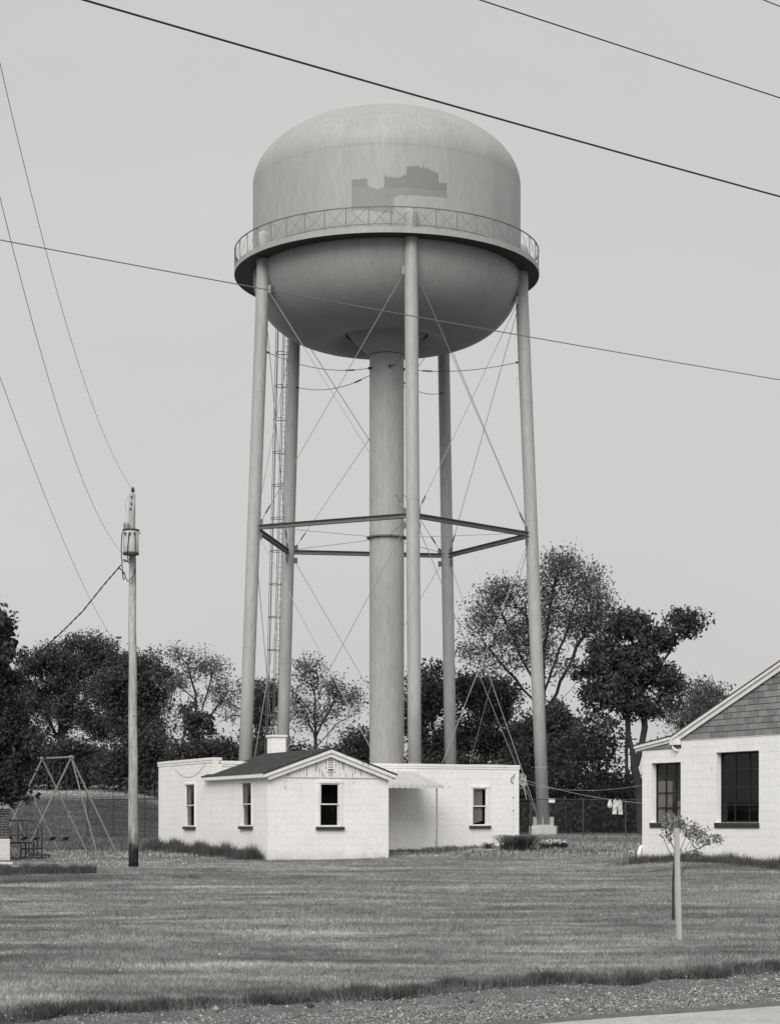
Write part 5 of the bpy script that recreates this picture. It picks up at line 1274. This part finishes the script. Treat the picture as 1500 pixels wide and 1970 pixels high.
# undergrowth along the edge of the wood
gB = 'bushes along the edge of the wood'
for i, (px, cy, rx, ry, Yv, mt, lb_) in enumerate((
    (20, 1450, 60, 75, 158, 'leaf_bush', 'dark bush at the left edge behind the swing set'), (95, 1460, 60, 60, 156, 'leaf_bush', 'dark bush under the large left tree'), (165, 1462, 55, 60, 156, 'leaf_bush', 'dark bush between the two left trees'),
    (232, 1458, 50, 60, 153, 'leaf_bush', 'dark bush just left of the utility pole'), (298, 1448, 44, 60, 152, 'leaf_bush', 'bush between the utility pole and the white building'), (356, 1465, 40, 42, 150, 'leaf_mid', 'greyish bush above the left end of the white building'),
    (425, 1450, 42, 45, 148, 'leaf_bush', 'dark bush behind the gabled wing, left of the first leg'), (470, 1465, 35, 40, 147, 'leaf_bush', 'bush between the wing chimney and the first tower leg'), (575, 1470, 40, 35, 135, 'leaf_bush', 'bush behind the chimney'),
    (690, 1440, 38, 36, 135, 'leaf_mid', 'round bush above the gable ridge, left of the centre pipe'), (640, 1470, 40, 34, 136, 'leaf_mid', 'low bush above the gable peak'), (815, 1490, 60, 45, 132, 'leaf_bush', 'bush between centre pipe and front leg'),
    (900, 1490, 60, 55, 132, 'leaf_bush', 'bush behind the flat parapet right of the rear leg'), (975, 1500, 55, 65, 130, 'leaf_bush', 'dense bush above the right end of the parapet'), (1040, 1535, 50, 55, 128, 'leaf_bush', 'bush behind the front right leg foot'),
    (1110, 1548, 50, 40, 126, 'leaf_bush', 'bush behind the fence under the laundry line'), (1170, 1550, 45, 42, 125, 'leaf_bush', 'bush behind the hanging laundry'), (1225, 1545, 40, 48, 124, 'leaf_bush', 'bush touching the left edge of the right building'), (1300, 1480, 60, 60, 124, 'leaf_bush', 'bush hidden behind the right building'))):
    k_ = Yv/F; bx = (px-CX)*k_; g0_ = gz(bx, Yv); zpy = HZ-(g0_-EYE)/k_
    tree(lb_, px, Yv, [[(px, zpy), (px, cy)]], [(px, cy, rx, ry, 55), (px+rx*.4, (cy+zpy)/2, rx*.8, abs(zpy-cy)*.6+10, 30), (px-rx*.4, (cy+zpy)/2, rx*.8, abs(zpy-cy)*.6+10, 30)], mt, 20, .13, .42, 1, .014, cat='bush', name='bush', group=gB, seed=30+i, twigs=1, shell=.2, depth=.9)
# far wood closing the horizon between the trunks
P = []; 
for i in range(5200):
    x = RNG.uniform(-190, 190); y = 330+RNG.uniform(-12, 12); h = 5.5+2.5*sin(x*.09)+1.5*sin(x*.31+1)+RNG.normal(0, .6); P.append((x, y, gz(x, y)+RNG.uniform(0, 1)*max(h, 1)))
tag(leaves_np('far_wood', P, .7, 12, .7, 'leaf_mid'), 'distant low line of woodland seen through the gaps between the trees', 'woodland', kind='stuff')
# near tree at the left edge, its crown hanging into view
tree('near dark leafy tree whose drooping crown fills the left edge', -150, 38, [[(-150, 1700), (-150, 1400), (-140, 1200)], [(-150, 1450), (-70, 1330)], [(-150, 1500), (-60, 1420)], [(-145, 1300), (-60, 1200)]],
     [(-64, 1150, 42, 40, 50), (-54, 1205, 50, 50, 90), (-30, 1265, 50, 55, 110), (-28, 1335, 50, 58, 110), (-6, 1400, 52, 46, 120), (14, 1436, 50, 30, 110), (-12, 1488, 44, 34, 90), (-12, 1522, 36, 20, 50), (-145, 1320, 70, 170, 50)], 'leaf_near', 30, .05, .11, 1, .006, seed=40, cat='tree', name='near_tree', shell=.3, depth=1.2, clumpy=.2, shrink=.3)
# far utility pole in the gap
Yf = 150; fp = empty('distant_pole', ((1205-CX)/F*Yf, Yf, gz((1205-CX)/F*Yf, Yf)), 'far wooden pole standing in the gap between the dark trees', 'utility pole')
a_ = at(1205, 1410, Yf); MB().path([(a_.x, Yf, gz(a_.x, Yf)-.2), a_], [.16, .11], 8).build('shaft', 'bark', fp)
MB().box((a_.x, Yf, a_.z-.5), (1.6, .1, .1)).build('crossarm', 'bark', fp)
